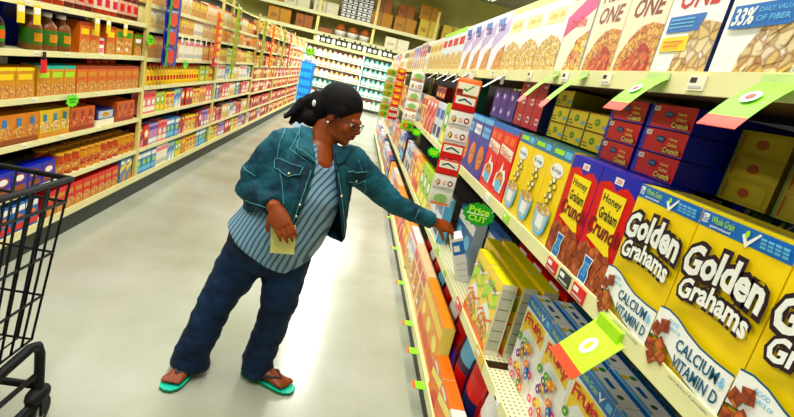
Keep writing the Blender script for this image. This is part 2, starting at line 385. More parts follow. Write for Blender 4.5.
def generic_box(name, w, h, d, body, side, kind, a, b, c=None, top=None, txt=None):
    c = c or wht; mb, A = carton(w, h, d, body, side, top or body)
    if kind == 'bowl':          # band on top, title, picture of food below
        A.rect(0, .9, 1, 1, a); A.rect(.12, .62, .88, .80, c); A.poly([(0, 0), (1, 0), (1, .36), (.8, .44), (.5, .48), (.2, .42), (0, .32)], b)
    elif kind == 'disc': A.disc(.5, .62, .36, .2, a); A.disc(.5, .62, .28, .13, c); A.rect(.1, .1, .9, .34, b)
    elif kind == 'stripe': A.rect(0, .72, 1, .9, a); A.rect(0, .1, 1, .3, b); A.disc(.5, .5, .3, .13, c)
    elif kind == 'slant': A.poly([(0, .4), (1, .66), (1, .9), (0, .62)], a); A.poly([(.3, 0), (1, 0), (1, .45), (.6, .36)], b); A.rect(.1, .8, .6, .92, c)
    elif kind == 'window': A.rect(.12, .12, .88, .62, b); A.rect(.08, .7, .92, .9, a); A.rect(.2, .2, .5, .3, c)
    elif kind == 'plain': A.rect(.1, .6, .9, .85, a); A.rect(.15, .12, .85, .4, b)
    if txt: A.text(txt[0], *txt[1], txt[2], bold=.02, outline=txt[3] if len(txt) > 3 else None, ow=.08)
    return mb.mesh(name)

def place(name, me, x, y, z, side, label, cat, group=None, rot=0, tilt=0):
    return put(name, me, (x, y, z), (0 if not tilt else tilt, 0, (PI / 2 if side < 0 else -PI / 2) + rot), label, cat, group)

# golden boxes: four facings, front row unique labels; rows behind carry the stacked cartons
XF = XR + .012
gg_lab = ['yellow graham cereal box nearest the camera, cut off by the right edge of the photo', 'second yellow graham cereal box from the right edge, its lettering and calcium banner whole',
          'yellow graham cereal box right beside the red honey boxes', ]
for i, yc in enumerate((.508, .715, .922)):
    place('cereal_box', M_GG, XF, yc, Z2, 1, gg_lab[i], 'cereal box', 'yellow graham cereal boxes in the front row')
place('cereal_box', M_GG, XF, .30, Z2, 1, 'yellow graham cereal box past the right edge of the photo', 'cereal box', 'yellow graham cereal boxes in the front row')
hg_lab = ['red and blue honey crunch cereal box touching the yellow graham boxes', 'red and blue honey crunch cereal box touching the yellow cartoon fronted boxes']
for i, yc in enumerate((1.115, 1.297)):
    place('cereal_box', M_HG, XF, yc, Z2, 1, hg_lab[i], 'cereal box', 'red honey crunch cereal boxes in the front row')
for r in (1, 4):
    for yc in (.508, .715, .922):
        place('cereal_box', M_GG, XF + .066 * r, yc, Z2, 1, 'yellow graham cereal box standing behind the front row, only its top showing', 'cereal box', 'yellow graham boxes behind the front row')
    for yc in (1.115, 1.297):
        place('cereal_box', M_HG, XF + .066 * r, yc, Z2, 1, 'blue topped honey crunch cereal box standing behind the front row', 'cereal box', 'honey crunch boxes behind the front row')
# cartons laid flat on the standing boxes, their ends facing out
def end_pack(kind):
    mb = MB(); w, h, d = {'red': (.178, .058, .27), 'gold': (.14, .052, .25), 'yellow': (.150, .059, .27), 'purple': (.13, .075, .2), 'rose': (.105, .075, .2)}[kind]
    body = {'red': M((204, 8, 58), .35, .06), 'gold': M((150, 136, 50), .5, .1), 'yellow': M((246, 222, 50), .4, .06), 'purple': purple, 'rose': M((214, 30, 60), .4, .06)}[kind]  # gold: graham yellow dimmed to olive, shade under the top shelf painted in
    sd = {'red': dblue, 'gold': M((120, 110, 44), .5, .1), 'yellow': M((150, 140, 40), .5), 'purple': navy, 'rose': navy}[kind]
    mb.box(-w / 2, w / 2, 0, d, 0, h, body, dict(l=sd, r=sd, t=sd, b=sd)); A = Art(mb, w, h)
    if kind == 'red':
        A.rect(0, 0, .1, 1, dblue); A.rect(.0, .0, 1, .05, dblue); A.rect(.08, .72, .22, .92, wht); A.text('200', .1, .77, .2, .87, red)
        A.disc(.46, .62, .10, .14, navy); A.text('crisp', .39, .56, .53, .68, sky)
        A.text('Honey', .66, .60, .84, .74, cream); A.text('Graham', .66, .40, .86, .54, cream); A.text('Crunch', .60, .12, .94, .34, cream, maroon, bold=.02, ow=.08)
    elif kind == 'gold':
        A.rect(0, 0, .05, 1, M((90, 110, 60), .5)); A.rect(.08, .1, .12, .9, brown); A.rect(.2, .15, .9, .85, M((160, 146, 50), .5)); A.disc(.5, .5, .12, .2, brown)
    elif kind == 'yellow':
        A.rect(0, 0, .06, 1, dgreen); A.disc(.5, .5, .12, .2, green); A.text('OAT', .43, .42, .57, .58, cream); A.rect(.1, .12, .36, .2, green); A.rect(.1, .3, .3, .36, brown); A.rect(.78, .2, .95, .4, sky); A.rect(0, .94, 1, 1, brown)
    elif kind == 'purple': A.disc(.4, .5, .24, .3, M((120, 60, 190), .4)); A.disc(.4, .5, .12, .16, wht); A.rect(.7, .2, .92, .8, dblue)
    else: A.rect(.55, .3, .9, .65, wht); A.rect(.6, .4, .85, .55, red); A.disc(.3, .5, .14, .2, M((240, 90, 90), .4))
    return mb.mesh(kind + '_carton_end')
ME = {k: end_pack(k) for k in ('red', 'gold', 'yellow', 'purple', 'rose')}
lvl = ['bottom', 'middle', 'top']
ZK = Z2 + .312
for j in range(3):
    for c, yc in enumerate((1.14, 1.335)):
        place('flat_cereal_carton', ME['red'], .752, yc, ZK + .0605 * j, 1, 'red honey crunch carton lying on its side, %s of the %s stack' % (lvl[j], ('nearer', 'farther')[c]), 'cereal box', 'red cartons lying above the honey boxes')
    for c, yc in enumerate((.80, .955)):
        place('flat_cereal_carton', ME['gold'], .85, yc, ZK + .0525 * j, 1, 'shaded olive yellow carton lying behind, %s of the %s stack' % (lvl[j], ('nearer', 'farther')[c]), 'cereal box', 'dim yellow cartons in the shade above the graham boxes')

# yellow mascot boxes: the character is left out, a plain bowl and spoon picture in its place
def yellow_bowl():
    mb, A = carton(.163, .315, .062, yel, yel, dgreen)
    A.rect(0, .88, 1, 1, M((50, 120, 150), .4)); A.rect(.12, .92, .6, .97, lime); A.rect(.66, .91, .94, .975, sky)
    A.disc(.5, .76, .3, .075, wht); A.text('Krisp', .28, .73, .72, .785, teal)
    for k, (u, v) in enumerate([(.42, .62), (.55, .66), (.66, .6), (.5, .55), (.62, .5), (.4, .48), (.54, .44)]):
        A.disc(u, v, .075, .035, blk); A.disc(u - .008, v + .005, .062, .026, (cream, wht, cream)[k % 3])
    A.poly([(.1, .36), (.9, .36), (.8, .14), (.64, .07), (.36, .07), (.2, .14)], sky); A.poly([(.18, .33), (.82, .33), (.74, .16), (.6, .1), (.4, .1), (.26, .16)], silver)
    A.rect(.34, .15, .66, .28, wht); A.disc(.5, .35, .4, .05, c_oat)
    return mb.mesh('yellow_cereal_box')
me = yellow_bowl()
for i, yc in enumerate((1.472, 1.638, 1.804)):
    place('cereal_box', me, XF, yc, Z2, 1, 'yellow cereal box with blue top band and bowl, %s' % ('touching the red honey boxes', 'middle of its three', 'touching the all red boxes')[i], 'cereal box', 'yellow cereal boxes with a blue top band')
    place('cereal_box', me, XF + .09, yc, Z2, 1, 'yellow cereal box in the row behind, only its edge showing', 'cereal box', 'yellow cereal boxes in the second row')
    place('cereal_box', me, XF + .27, yc, Z2, 1, 'yellow cereal box in the row behind, only its edge showing', 'cereal box', 'yellow cereal boxes in the second row')
for c, yc in enumerate((1.51, 1.664, 1.818)):
    for j in range(3 if c == 2 else 2):
        place('flat_cereal_carton', ME['yellow'], .765, yc, Z2 + .322 + .0605 * j, 1, 'yellow carton with a green badge lying flat, %s one in the %s column' % (lvl[j] if j != 1 or c == 2 else 'upper', ('nearest', 'middle', 'farthest')[c]), 'cereal box', 'yellow cartons lying above the yellow boxes')
def red_pops():
    mb, A = carton(.19, .31, .062, M((222, 28, 36), .35, .06), red, blu)
    A.rect(0, .93, 1, 1, blu); A.rect(.1, .78, .42, .88, orange); A.rect(.55, .78, .87, .88, orange)
    A.poly([(.04, .62), (.96, .58), (.96, .72), (.04, .76)], paper); A.text('Flakes', .12, .62, .88, .72, red, slope=-.03)
    A.poly([(.15, .16), (.8, .12), (.9, .34), (.75, .45), (.6, .42), (.5, .54), (.4, .4), (.2, .34)], wht); A.disc(.52, .28, .27, .12, c_flake); A.disc(.52, .20, .22, .08, sky)
    return mb.mesh('red_cereal_box')
def blue_frost(v):
    mb, A = carton(.17, .31, .062, M((46, 60, 150), .35, .08), purple if v else dblue, blu)
    A.rect(0, .92, 1, 1, sky); A.rect(.1, .7, .9, .86, wht if v else sky); A.text('Frosty', .15, .73, .85, .83, purple)
    A.disc(.5, .36, .34, .2, orange); A.disc(.5, .36, .24, .14, c_flake); A.rect(0, 0, 1, .1, purple)
    return mb.mesh('blue_cereal_box')
me = red_pops()
for i, yc in enumerate((2.00, 2.195)):
    place('cereal_box', me, XF, yc, Z2, 1, 'all red flake cereal box, the %s of the two' % ('one touching the yellow boxes', 'one touching the blue boxes')[i], 'cereal box', 'all red cereal boxes')
    place('cereal_box', me, XF + .12, yc, Z2, 1, 'red cereal box in the row behind the all red boxes', 'cereal box', 'red cereal boxes in the second row')
for i, (yc, v) in enumerate(((2.385, 0), (2.56, 1), (2.735, 0))):
    me = blue_frost(v)
    place('cereal_box', me, XF, yc, Z2, 1, ('blue cereal box with orange bowl touching the red boxes', 'purple sided blue cereal box between two blue ones', 'blue cereal box with orange bowl behind the hanging strip')[i], 'cereal box', 'blue cereal boxes past the red boxes')
    place('cereal_box', me, XF + .12, yc, Z2, 1, 'blue cereal box in the row behind the blue boxes', 'cereal box', 'blue cereal boxes in the second row')
for k, (kd, ys) in enumerate((('rose', (1.99, 2.10, 2.21)), ('purple', (2.345, 2.48, 2.615)))):
    for c, yc in enumerate(ys):
        for j in range(3 if k == 0 else 2):
            place('small_carton', ME[kd], .74, yc, Z2 + .322 + .0755 * j if k == 0 else Z2 + .322 + .0755 * j, 1, '%s small carton %s of the %s stack above the %s boxes' % (('crimson', 'violet')[k], lvl[j] if k == 0 else ('bottom', 'top')[j], ('nearest', 'middle', 'farthest')[c], ('red', 'blue')[k]), 'carton', 'small cartons stacked under the top shelf')

# top shelf, near to far
def top_box(kind):
    if kind == 'oatY': return generic_box('yellow_white_cereal_box', .235, .30, .07, wht, paper, 'bowl', cream, c_oat, M((252, 240, 170), .4), wht, ('Crispy Oat', (.2, .66, .82, .76), M((236, 190, 90), .4)))
    if kind == 'berry': return generic_box('berry_cereal_box', .20, .31, .07, paper, grey, 'slant', M((200, 40, 120), .4), c_mix, brown, paper, ('Bunches', (.2, .5, .8, .6), red))
    if kind == 'lilac': return generic_box('oval_cereal_box', .26, .30, .07, M((240, 236, 244), .4, .03), lilac, 'slant', lilac, c_flake, blu, wht, ('Oats', (.2, .7, .7, .85), purple))
    if kind == 'blueW': return generic_box('white_blue_cereal_box', .24, .31, .07, M((226, 234, 238), .4, .03), grey, 'bowl', lime, c_oat, red, wht)
    if kind == 'tan': return generic_box('tan_cereal_box', .26, .29, .07, M((236, 222, 170), .4, .03), wht, 'bowl', wht, c_oat, tan, wht)
    return generic_box('white_tall_box', .24, .30, .07, wht, wht, 'plain', blk, M((226, 220, 200), .4))
tops = [(M_FW, .645, 'white fibre cereal box with blue banner at the right edge of the photo, nearest'), (M_FW, .855, 'white fibre cereal box with 33% banner next to the yellow patched one'),
        (M_FT, 1.058, 'white fibre cereal box with a yellow patch under its blue banner'), (M_FB, 1.252, 'cream fibre cereal box with brown lettering and red berries, the nearer of two'),
        (M_FB, 1.447, 'cream fibre cereal box with brown lettering and red berries, the farther of two')]
for me, yc, lb in tops: place('cereal_box', me, XF, yc, ZT, 1, lb, 'cereal box', 'fibre cereal boxes on the top shelf')
K = {k: top_box(k) for k in ('oatY', 'berry', 'lilac', 'blueW', 'tan', 'tall')}
seq = [('berry', .205, 'cream cereal box with magenta slash beside the fibre boxes'), ('oatY', .24, 'pale yellow and white oat cereal box, nearest of three'), ('oatY', .24, 'pale yellow and white oat cereal box, middle of three'), ('oatY', .24, 'pale yellow and white oat cereal box, farthest of three'),
       ('lilac', .265, 'white box with lilac slash and blue corner, nearest of four on the top shelf'), ('lilac', .265, 'white box with lilac slash and blue corner, second of four on the top shelf'), ('lilac', .265, 'white box with lilac slash and blue corner, third of four on the top shelf'), ('lilac', .265, 'white box with lilac slash and blue corner, farthest of four on the top shelf'),
       ('blueW', .245, 'pale blue box with lime top band and red title, nearest of four'), ('blueW', .245, 'pale blue box with lime top band and red title, second of four'), ('blueW', .245, 'pale blue box with lime top band and red title, third of four'), ('blueW', .245, 'pale blue box with lime top band and red title, farthest of four'),
       ('tan', .265, 'beige cereal box with white top, nearest of three on the top shelf'), ('tan', .265, 'beige cereal box with white top, middle of three on the top shelf'), ('tan', .265, 'beige cereal box with white top, farthest of three on the top shelf'), ('tall', .245, 'tall white box with a black bar past the beige boxes')]
y = 1.553
for k, wd, lb in seq:
    place('cereal_box', K[k], XF, y + wd / 2, ZT, 1, lb, 'cereal box', 'cereal boxes along the right top shelf'); y += wd
far = [('berry', .205, 'cream and magenta'), ('lilac', .265, 'white and lilac'), ('tan', .265, 'beige'), ('tall', .245, 'white black barred'), ('oatY', .24, 'pale yellow')]
k = 0
while y < 11.9:
    kk, wd, nm = far[(k // 3) % 5]; k += 1
    place('cereal_box', K[kk], XF, y + wd / 2, ZT, 1, '%s cereal box far along the right top shelf' % nm, 'cereal box', '%s boxes far along the right top shelf' % nm); y += wd

# ------------------------------------------------------------------ third shelf (right)
def charm_box(w=.20, h=.31, d=.062):
    mb, A = carton(w, h, d, wht, wht, wht)
    A.poly([(.05, .5), (.3, .66), (.95, .62), (.9, .84), (.3, .84), (.04, .72)], yel)
    A.rect(0, .86, 1, 1, blu); A.text('Whole Grain', .08, .90, .6, .955, lime); A.poly([(.62, .95), (.66, .96), (.7, .92), (.8, .98), (.7, .885)], wht); A.rect(.84, .9, .97, .96, sky)
    cs = [red, yel, purple, green, orange, M((230, 90, 150), .4), blu]
    A.text('Fruity', .1, .64, .9, .8, red, yel, bold=.03, ow=.1, arch=.03)
    rnd = random.Random(3)
    for kk in range(26):
        u = rnd.uniform(.1, .9); v = rnd.uniform(.05, .58); c_ = cs[kk % 7]
        A.disc(u, v, .08, .045, c_, 12); A.disc(u, v, .03, .017, cream, 8)
    # top flap print: white with round badges and a blue panel
    for (x0, y0, r, m_) in ((-.06, .02, .012, yel), (-.06, .045, .01, green), (.06, .032, .009, M((60, 90, 70), .4))):
        mb.face([(x0 + r * math.cos(2 * PI * q / 12), y0 + r * math.sin(2 * PI * q / 12), h + .0012) for q in range(12)], m_)
    mb.face([(-.02, .026, h + .0012), (.025, .026, h + .0012), (.025, .040, h + .0012), (-.02, .040, h + .0012)], blu)
    mb.face([(-.09, .012, h + .0013), (.09, .012, h + .0013), (.09, .0, h + .0013), (-.09, .0, h + .0013)], sky)
    return mb.mesh('fruity_cereal_box')
me = charm_box()
M_GRN = generic_box('green_cereal_box', .2, .31, .09, dgreen, dgreen, 'plain', green, teal, lime)
for r in range(4):
    for i in range(5):
        yc = 1.45 - .203 * i - (.02 if r % 2 else 0)
        if r == 0: lb = 'white fruity cereal box with blue top band, %s in its front row' % ('farthest', 'second farthest', 'middle one', 'second nearest', 'nearest')[i]
        else: lb = 'white topped fruity cereal box in row %s behind the front row' % ('', 'one', 'two', 'three')[r]
        if r == 3: lb = 'dark green cereal box at the back behind the fruity cereal boxes, only its top showing'
        place('cereal_box', me if r < 3 else M_GRN, .752 + .08 * r, yc, Z3, 1, lb, 'cereal box', 'fruity cereal boxes on the shelf below, %s' % ('front row' if r == 0 else 'back rows'))
def yellow_swirl(w=.185, h=.30, d=.06):
    mb, A = carton(w, h, d, M((246, 214, 40), .35, .05), paper, M((226, 214, 70), .4))
    A.poly([(.1, .5), (.5, .75), (.9, .6), (.95, .75), (.5, .92), (.05, .7)], lime); A.poly([(.05, .2), (.5, .45), (.95, .25), (.9, .4), (.5, .62), (.1, .4)], wht)
    for q in range(4): A.poly([(.0, .12 + .2 * q), (.3, .22 + .2 * q), (.6, .14 + .2 * q), (1, .26 + .2 * q), (1, .29 + .2 * q), (.6, .18 + .2 * q), (.3, .26 + .2 * q), (0, .15 + .2 * q)], (lime, orange, M((150, 200, 40), .4), wht)[q])
    A.disc(.5, .25, .36, .16, c_mix); A.text('Honey', .2, .76, .8, .88, maroon); A.poly([(0, .0), (1, 0), (1, .1), (0, .16)], orange)
    # printed side panel: nutrition table
    for sx in (-1, 1):
        x = sx * (w / 2 + .0006)
        mb.face([(x, .006, .02), (x, d - .006, .02), (x, d - .006, h - .02), (x, .006, h - .02)][::sx], M((206, 206, 184), .5, .06))
        for j in range(5): mb.face([(x + sx * .0004, .01, .06 + .045 * j), (x + sx * .0004, d - .01, .06 + .045 * j), (x + sx * .0004, d - .01, .063 + .045 * j), (x + sx * .0004, .01, .063 + .045 * j)][::sx], M((90, 90, 70), .5))
    return mb.mesh('yellow_swirl_cereal_box')
me = yellow_swirl()
for i in range(3):
    for r in range(3):
        if i == 2 and r == 0: continue
        o = place('cereal_box', me, XF + .082 * r, 1.71 + .19 * i, Z3, 1, 'yellow honey oat box with grey side panel below, %s column, %s row' % (('nearest', 'middle', 'farthest')[i], ('front', 'second', 'third')[r]), 'cereal box', 'yellow honey oat boxes on the shelf below')
for r in range(3):    # orange red boxes peeking behind at the back
    place('cereal_box', generic_box('red_orange_cereal_box', .19, .31, .06, M((226, 50, 30), .35), red, 'slant', orange, yel, wht) if r == 0 else bpy.data.meshes['red_orange_cereal_box'], .93, 1.72 + .195 * r, Z3, 1, 'red orange box at the back behind the yellow honey oat boxes, %s' % ('nearest', 'middle', 'farthest')[r], 'cereal box', 'red orange boxes at the back')
bw = generic_box('blue_white_cereal_box', .19, .30, .06, M((40, 92, 160), .35, .1), silver, 'stripe', wht, silver, sky, M((70, 110, 170), .4))
for i in range(3):
    for r in range(2):
        if i == 0 and r == 0: continue
        place('cereal_box', bw, XF + .09 + .075 * r, 2.315 + .195 * i, Z3, 1, 'blue box with silver side behind the hand, %s column, %s row' % (('nearest', 'middle', 'farthest')[i], ('front', 'second')[r]), 'cereal box', 'blue and white boxes behind the hand')
def sil(w, h, body, side, kind, a, b, c, nm): return generic_box(nm, w, h, .06, body, side, kind, a, b, c)
FAR = [sil(.19, .30, M((236, 150, 60), .4), cream, 'stripe', yel, red, cream, 'orange_cereal_box'), sil(.19, .29, M((214, 220, 228), .4), sky, 'plain', blu, navy, wht, 'silver_blue_cereal_box'),
       sil(.19, .30, M((240, 200, 160), .4), paper, 'window', red, c_flake, wht, 'peach_cereal_box'), sil(.19, .31, M((170, 200, 80), .4), paper, 'disc', green, cream, wht, 'green_cereal_box'),
       sil(.18, .29, M((232, 150, 130), .4), pink, 'slant', red, c_berry, wht, 'coral_cereal_box'), sil(.19, .30, M((236, 232, 224), .4), lilac, 'bowl', pink, c_oat, lilac, 'pale_cereal_box'),
       sil(.19, .30, M((40, 70, 140), .4), navy, 'disc', orange, sky, cream, 'navy_cereal_box')]
FN = ['orange', 'silver and blue', 'peach', 'lime green', 'coral', 'pale white', 'navy blue']
def fill(order, y, y1, x, z, where):
    i = 0
    while y < y1 - .19:
        kd, n = order[i % len(order)]; i += 1
        for q in range(n):
            if y > y1 - .19: break
            place('cereal_box', FAR[kd], x, y + .097, z, 1, '%s cereal box on the %s' % (FN[kd], where), 'cereal box', '%s cereal boxes on the %s' % (FN[kd], where)); y += .197
fill([(5, 2), (3, 2), (1, 2), (4, 3), (2, 2), (6, 1)], 2.83, 5.5, XF, Z2, 'middle right shelf past the hanging strip')
fill([(4, 3), (2, 2), (6, 2), (0, 2), (3, 1)], 5.6, 12.1, XF, Z2, 'middle right shelf far along the aisle')
fill([(1, 2), (5, 1), (3, 3), (0, 2), (2, 2)], 2.86, 5.5, XF, Z3, 'lower right shelf past the hand')
fill([(6, 2), (1, 2), (2, 3), (4, 2), (5, 2)], 5.6, 12.1, XF, Z3, 'lower right shelf far along the aisle')
fill([(0, 3), (2, 3), (5, 2), (0, 2), (4, 2)], 2.05, 6.4, .625, ZB, 'bottom right shelf, front row')
fill([(6, 2), (4, 2), (1, 3), (5, 2)], 6.5, 12.1, .625, ZB, 'bottom right shelf far along the aisle')
# small stacks under the top shelf further on
st = sil(.15, .1, green, dgreen, 'plain', lime, cream, wht, 'green_small_carton'); st2 = sil(.15, .1, M((200, 30, 30), .4), maroon, 'plain', navy, cream, wht, 'red_small_carton')
for i in range(3):
    for j in range(2): place('small_carton', st, .74, 3.15 + .16 * i, Z2 + .312 + .102 * j, 1, 'bright green small carton, %s of the stack under the top shelf' % ('lower', 'upper')[j], 'carton', 'green small cartons, %s layer' % ('lower', 'upper')[j])
for i in range(3): place('small_carton', st2, .74, 4.3 + .16 * i, Z2 + .312, 1, 'dark red small carton resting on boxes under the top shelf', 'carton', 'dark red small cartons')

# bagged cereal on the bottom shelf: pillow packs
def pillow(w, h, d, body, a, b, name, seg=8):
    mb = MB(); n = 16
    vs = []
    for j in range(seg + 1):
        t = j / seg; z = h * t; th = d * .5 * max(.06, math.sin(PI * t) ** .55) ; ww = w / 2 * (1 - .08 * math.sin(PI * t))
        vs.append([(ww * math.cos(2 * PI * k / n) , d / 2 + th * math.sin(2 * PI * k / n), z) for k in range(n)])
    for j in range(seg):
        mm = a if j >= seg - 2 else (b if j in (2, 3, 4) else body)
        for k in range(n):
            k2 = (k + 1) % n; front = 8 < k < 15
            mb.face([vs[j][k], vs[j][k2], vs[j + 1][k2], vs[j + 1][k]], mm if front else body, True)
    mb.face(vs[0][::-1], body); mb.face(vs[-1], body)
    return mb.mesh(name)
bags = [(pillow(.19, .31, .085, red, red, navy, 'red_bag'), 'red'), (pillow(.19, .31, .085, navy, sky, red, 'navy_bag'), 'navy blue'), (pillow(.19, .30, .085, M((214, 30, 40), .35), wht, sky, 'crimson_bag'), 'crimson and white'), (pillow(.19, .30, .085, maroon, red, purple, 'maroon_bag'), 'maroon')]
for r in range(4):
    for i in range(13):
        kd = bags[(2, 0, 1, 3)[(i + r) % 4]]
        if r == 0: continue
        place('cereal_bag', kd[0], .60 + .095 * r, .92 + .2 * i, ZB, 1, '%s cereal bag on the bottom shelf, row %s back from the aisle' % (kd[1], ('', 'one', 'two', 'three')[r]), 'bag', '%s cereal bags in row %s' % (kd[1], ('', 'one', 'two', 'three')[r]), rot=random.uniform(-.06, .06))
fb = [generic_box('slim_orange_box', .19, .17, .06, M((232, 120, 50), .4), paper, 'slant', cream, red, wht), generic_box('slim_white_box', .19, .17, .06, paper, grey, 'slant', orange, red, pink)]
for i in range(6):
    place('cereal_box', fb[i // 2 % 2], .615, .95 + .195 * i, ZB, 1, '%s box in the front row of the bottom right shelf' % ('orange', 'white and orange')[i // 2 % 2], 'cereal box', '%s boxes in the bottom front row' % ('orange', 'white and orange')[i // 2 % 2])

# ------------------------------------------------------------------ shelf talkers, tags, signs on the right run
def talker(y, z, label, w=.085, l=.13, far=False, x=XR - .002, ang=.86, reda=True):
    """curved paper flag clipped to the price rail, standing out into the aisle and drooping"""
    t = empty('shelf_tag', (x, y, z), label=label, cat='shelf tag', group='green shelf tags on the right top rail')
    mb = MB(); n = 6
    g2 = M((140, 206, 36), .5, .04); o2 = M((226, 80, 30), .45, .05)
    for k in range(n):
        def q(s_): return (-l * s_ * math.cos(ang) , l * s_ * .12, -l * s_ * math.sin(ang) * (.6 + .4 * s_))
        a, b = q(k / n), q((k + 1) / n); m_ = g2 if k < n - 1 or not reda else o2
        for dz, od in ((0, 1), (-.0012, -1)):
            f = [(a[0], a[1] - w / 2, a[2] + dz), (a[0], a[1] + w / 2, a[2] + dz), (b[0], b[1] + w / 2, b[2] + dz), (b[0], b[1] - w / 2, b[2] + dz)]
            mb.face(f[::od], m_, True)
    mb.build('paper_flag', t)
    if not far:
        mb = MB(); s_ = .5; c = (-l * s_ * math.cos(ang), l * s_ * .12, -l * s_ * math.sin(ang) * .8)
        ux = Vector((-math.cos(ang), .12, -math.sin(ang))).normalized(); uy = Vector((0, 1, 0)); nn = Vector((-.35, 0, .6)).normalized()
        mb.face([tuple(Vector(c) + nn * .004 + ux * .014 * math.cos(2 * PI * k / 14) + uy * .018 * math.sin(2 * PI * k / 14)) for k in range(14)], wht)
        mb.face([tuple(Vector(c) + nn * .0048 + ux * .007 * math.cos(2 * PI * k / 10) + uy * .009 * math.sin(2 * PI * k / 10)) for k in range(10)], brown)
        mb.build('round_badge', t)
    mb = MB(); mb.box(-.003, .0, -w / 2, w / 2, -.004, .012, M((206, 226, 160), .3)); mb.build('clip', t)
    return t
talker(.745, ZT - .004, 'green shelf tag with red end hanging under the 33% box, nearest the camera', .09, .115)
talker(1.085, ZT - .004, 'green shelf tag with red end hanging below the yellow patched fibre box', .085, .115)
talker(1.46, ZT - .004, 'nearer of two long green shelf tags hanging below the cream boxes', .045, .15, True)
talker(1.68, ZT - .004, 'farther of two long green shelf tags hanging below the cream boxes', .045, .15, True)
for i, yy in enumerate((2.3, 3.1, 3.45, 3.8, 4.3)):
    t = empty('shelf_tag', (XR - .002, yy, ZT - .012), label=('thin white shelf tag sticking out under the lilac boxes', 'thin white shelf tag just past the hanging pouch strip', 'second thin white shelf tag past the pouch strip', 'third thin white shelf tag past the pouch strip', 'farthest thin white shelf tag past the pouch strip')[i], cat='shelf tag', group='white shelf tags under the right top shelf')
    mb = MB(); mb.face([(0, -.018, 0), (0, .018, 0), (-.085, .018, -.075), (-.085, -.018, -.075)], wht); mb.face([(0, -.018, -.001), (-.085, -.018, -.076), (-.085, .018, -.076), (0, .018, -.001)], wht); mb.build('paper_flag', t); mb = MB(); mb.box(-.01, .002, -.006, .006, -.045, .004, grey); mb.build('clip', t)
# green and red price card on the middle rail
t = empty('price_card', (XR - .004, .93, Z2 - .03), label='lime price card with orange red edge hanging from the rail under the graham boxes', cat='price card')
mb = MB()
pts = [(0, -.07, .01), (0, .055, .01), (-.075, .075, -.10), (-.075, -.05, -.10)]
A0 = [Vector(p) for p in pts]; nrm = (A0[1] - A0[0]).cross(A0[3] - A0[0]).normalized()
if nrm.x > 0: nrm = -nrm
mb.face([tuple(p) for p in A0], M((190, 236, 30), .4, .03)); mb.face([tuple(p - nrm * .0015) for p in A0][::-1], wht)
mb.build('card', t)
mb = MB()
def onc(a, b, h=.001): return tuple(A0[0].lerp(A0[1], a).lerp(A0[3].lerp(A0[2], a), b) + nrm * h)
mb.face([onc(0, .8), onc(1, .8), onc(1, 1), onc(0, 1)], M((240, 90, 30), .4)); mb.build('orange_edge', t)
mb = MB(); mb.face([onc(.5 + .16 * math.cos(2 * PI * k / 16), .42 + .18 * math.sin(2 * PI * k / 16)) for k in range(16)], wht); mb.face([onc(.5 + .06 * math.cos(2 * PI * k / 10), .42 + .1 * math.sin(2 * PI * k / 10), .0016) for k in range(10)], yel); mb.build('badge', t)
mb = MB(); mb.box(-.006, .006, -.05, .045, .0, .03, lime); mb.build('clip', t)
# PRICE CUT sign
t = empty('price_cut_sign', (.60, 1.93, 1.055), 0, label='bright green sign reading Price CUT hanging off the middle rail', cat='sign')
t.rotation_euler = (0, 0, math.radians(-20))
mb = MB(); n = 24; rim = []
for k in range(n):
    a = 2 * PI * k / n; q = 1 + (.13 if k % 2 else -.02); rim.append((.062 * q * math.cos(a), .046 * q * math.sin(a)))
mb.face([(x_, 0, z_) for x_, z_ in rim], green); mb.face([(x_, .002, z_) for x_, z_ in rim][::-1], green)
for k in range(n):
    a, b = rim[k], rim[(k + 1) % n]; mb.face([(a[0], 0, a[1]), (a[0], .002, a[1]), (b[0], .002, b[1]), (b[0], 0, b[1])], green)
mb.build('starburst_card', t)
mb = MB(); A = Art(mb, .124, .092, -.0005, 0, -.046); A.text('Price', .16, .56, .84, .84, M((190, 240, 110), .4), bold=.03, res=3); A.poly([(.1, .46), (.84, .52), (.84, .55), (.1, .52)], wht); A.text('CUT', .2, .18, .8, .44, M((190, 240, 110), .4), bold=.03, res=3); mb.build('lettering', t)
mb = MB(); mb.tube([(.05, .001, .02), (.075, .02, .06)], .0025, wht); mb.build('holder', t)
# price labels on the rails
def rail_label(x, y, z, m_, lb, w=.07, h=.036, grp='paper price labels on the right rails', red_=None):
    mb = MB(); mb.box(-w / 2, w / 2, -.003, 0, 0, h, m_); A = Art(mb, w, h, -.003)
    A.rect(.1, .5, .5, .85, red_ or blk); A.rect(.1, .15, .9, .3, grey)
    return put('price_label', mb.mesh('price_label'), (x, y, z), RR, lb, 'price label', grp)
for i, (yy, mm, lb) in enumerate(((1.28, red, 'red price label on the middle rail under the honey crunch boxes'), (1.19, M((40, 50, 40), .4), 'black price label on the middle rail beside the red one'), (1.10, red, 'red price label on the middle rail nearest the graham boxes'), (1.75, lime, 'lime price label on the middle rail under the yellow boxes'), (2.05, wht, 'white price label on the middle rail under the red boxes'), (2.75, lime, 'lime price label on the middle rail by the pouch strip'))):
    rail_label(XR - .0005, yy, Z2 - .03, mm, lb, red_=wht)
for i, (yy, zz, mm, lb) in enumerate(((2.02, Z3 - .03, M((226, 30, 40), .4), 'red and white sale label on the lower rail beneath the yellow boxes'), (1.60, Z3 - .03, M((236, 190, 40), .4), 'yellow price label on the lower rail nearest the bare shelf'), (2.72, Z3 - .02, lime, 'yellow green price label on the lower rail under the arm'))):
    t = rail_label(XR - .0005, yy, zz, mm, lb, .11, .05, red_=wht)
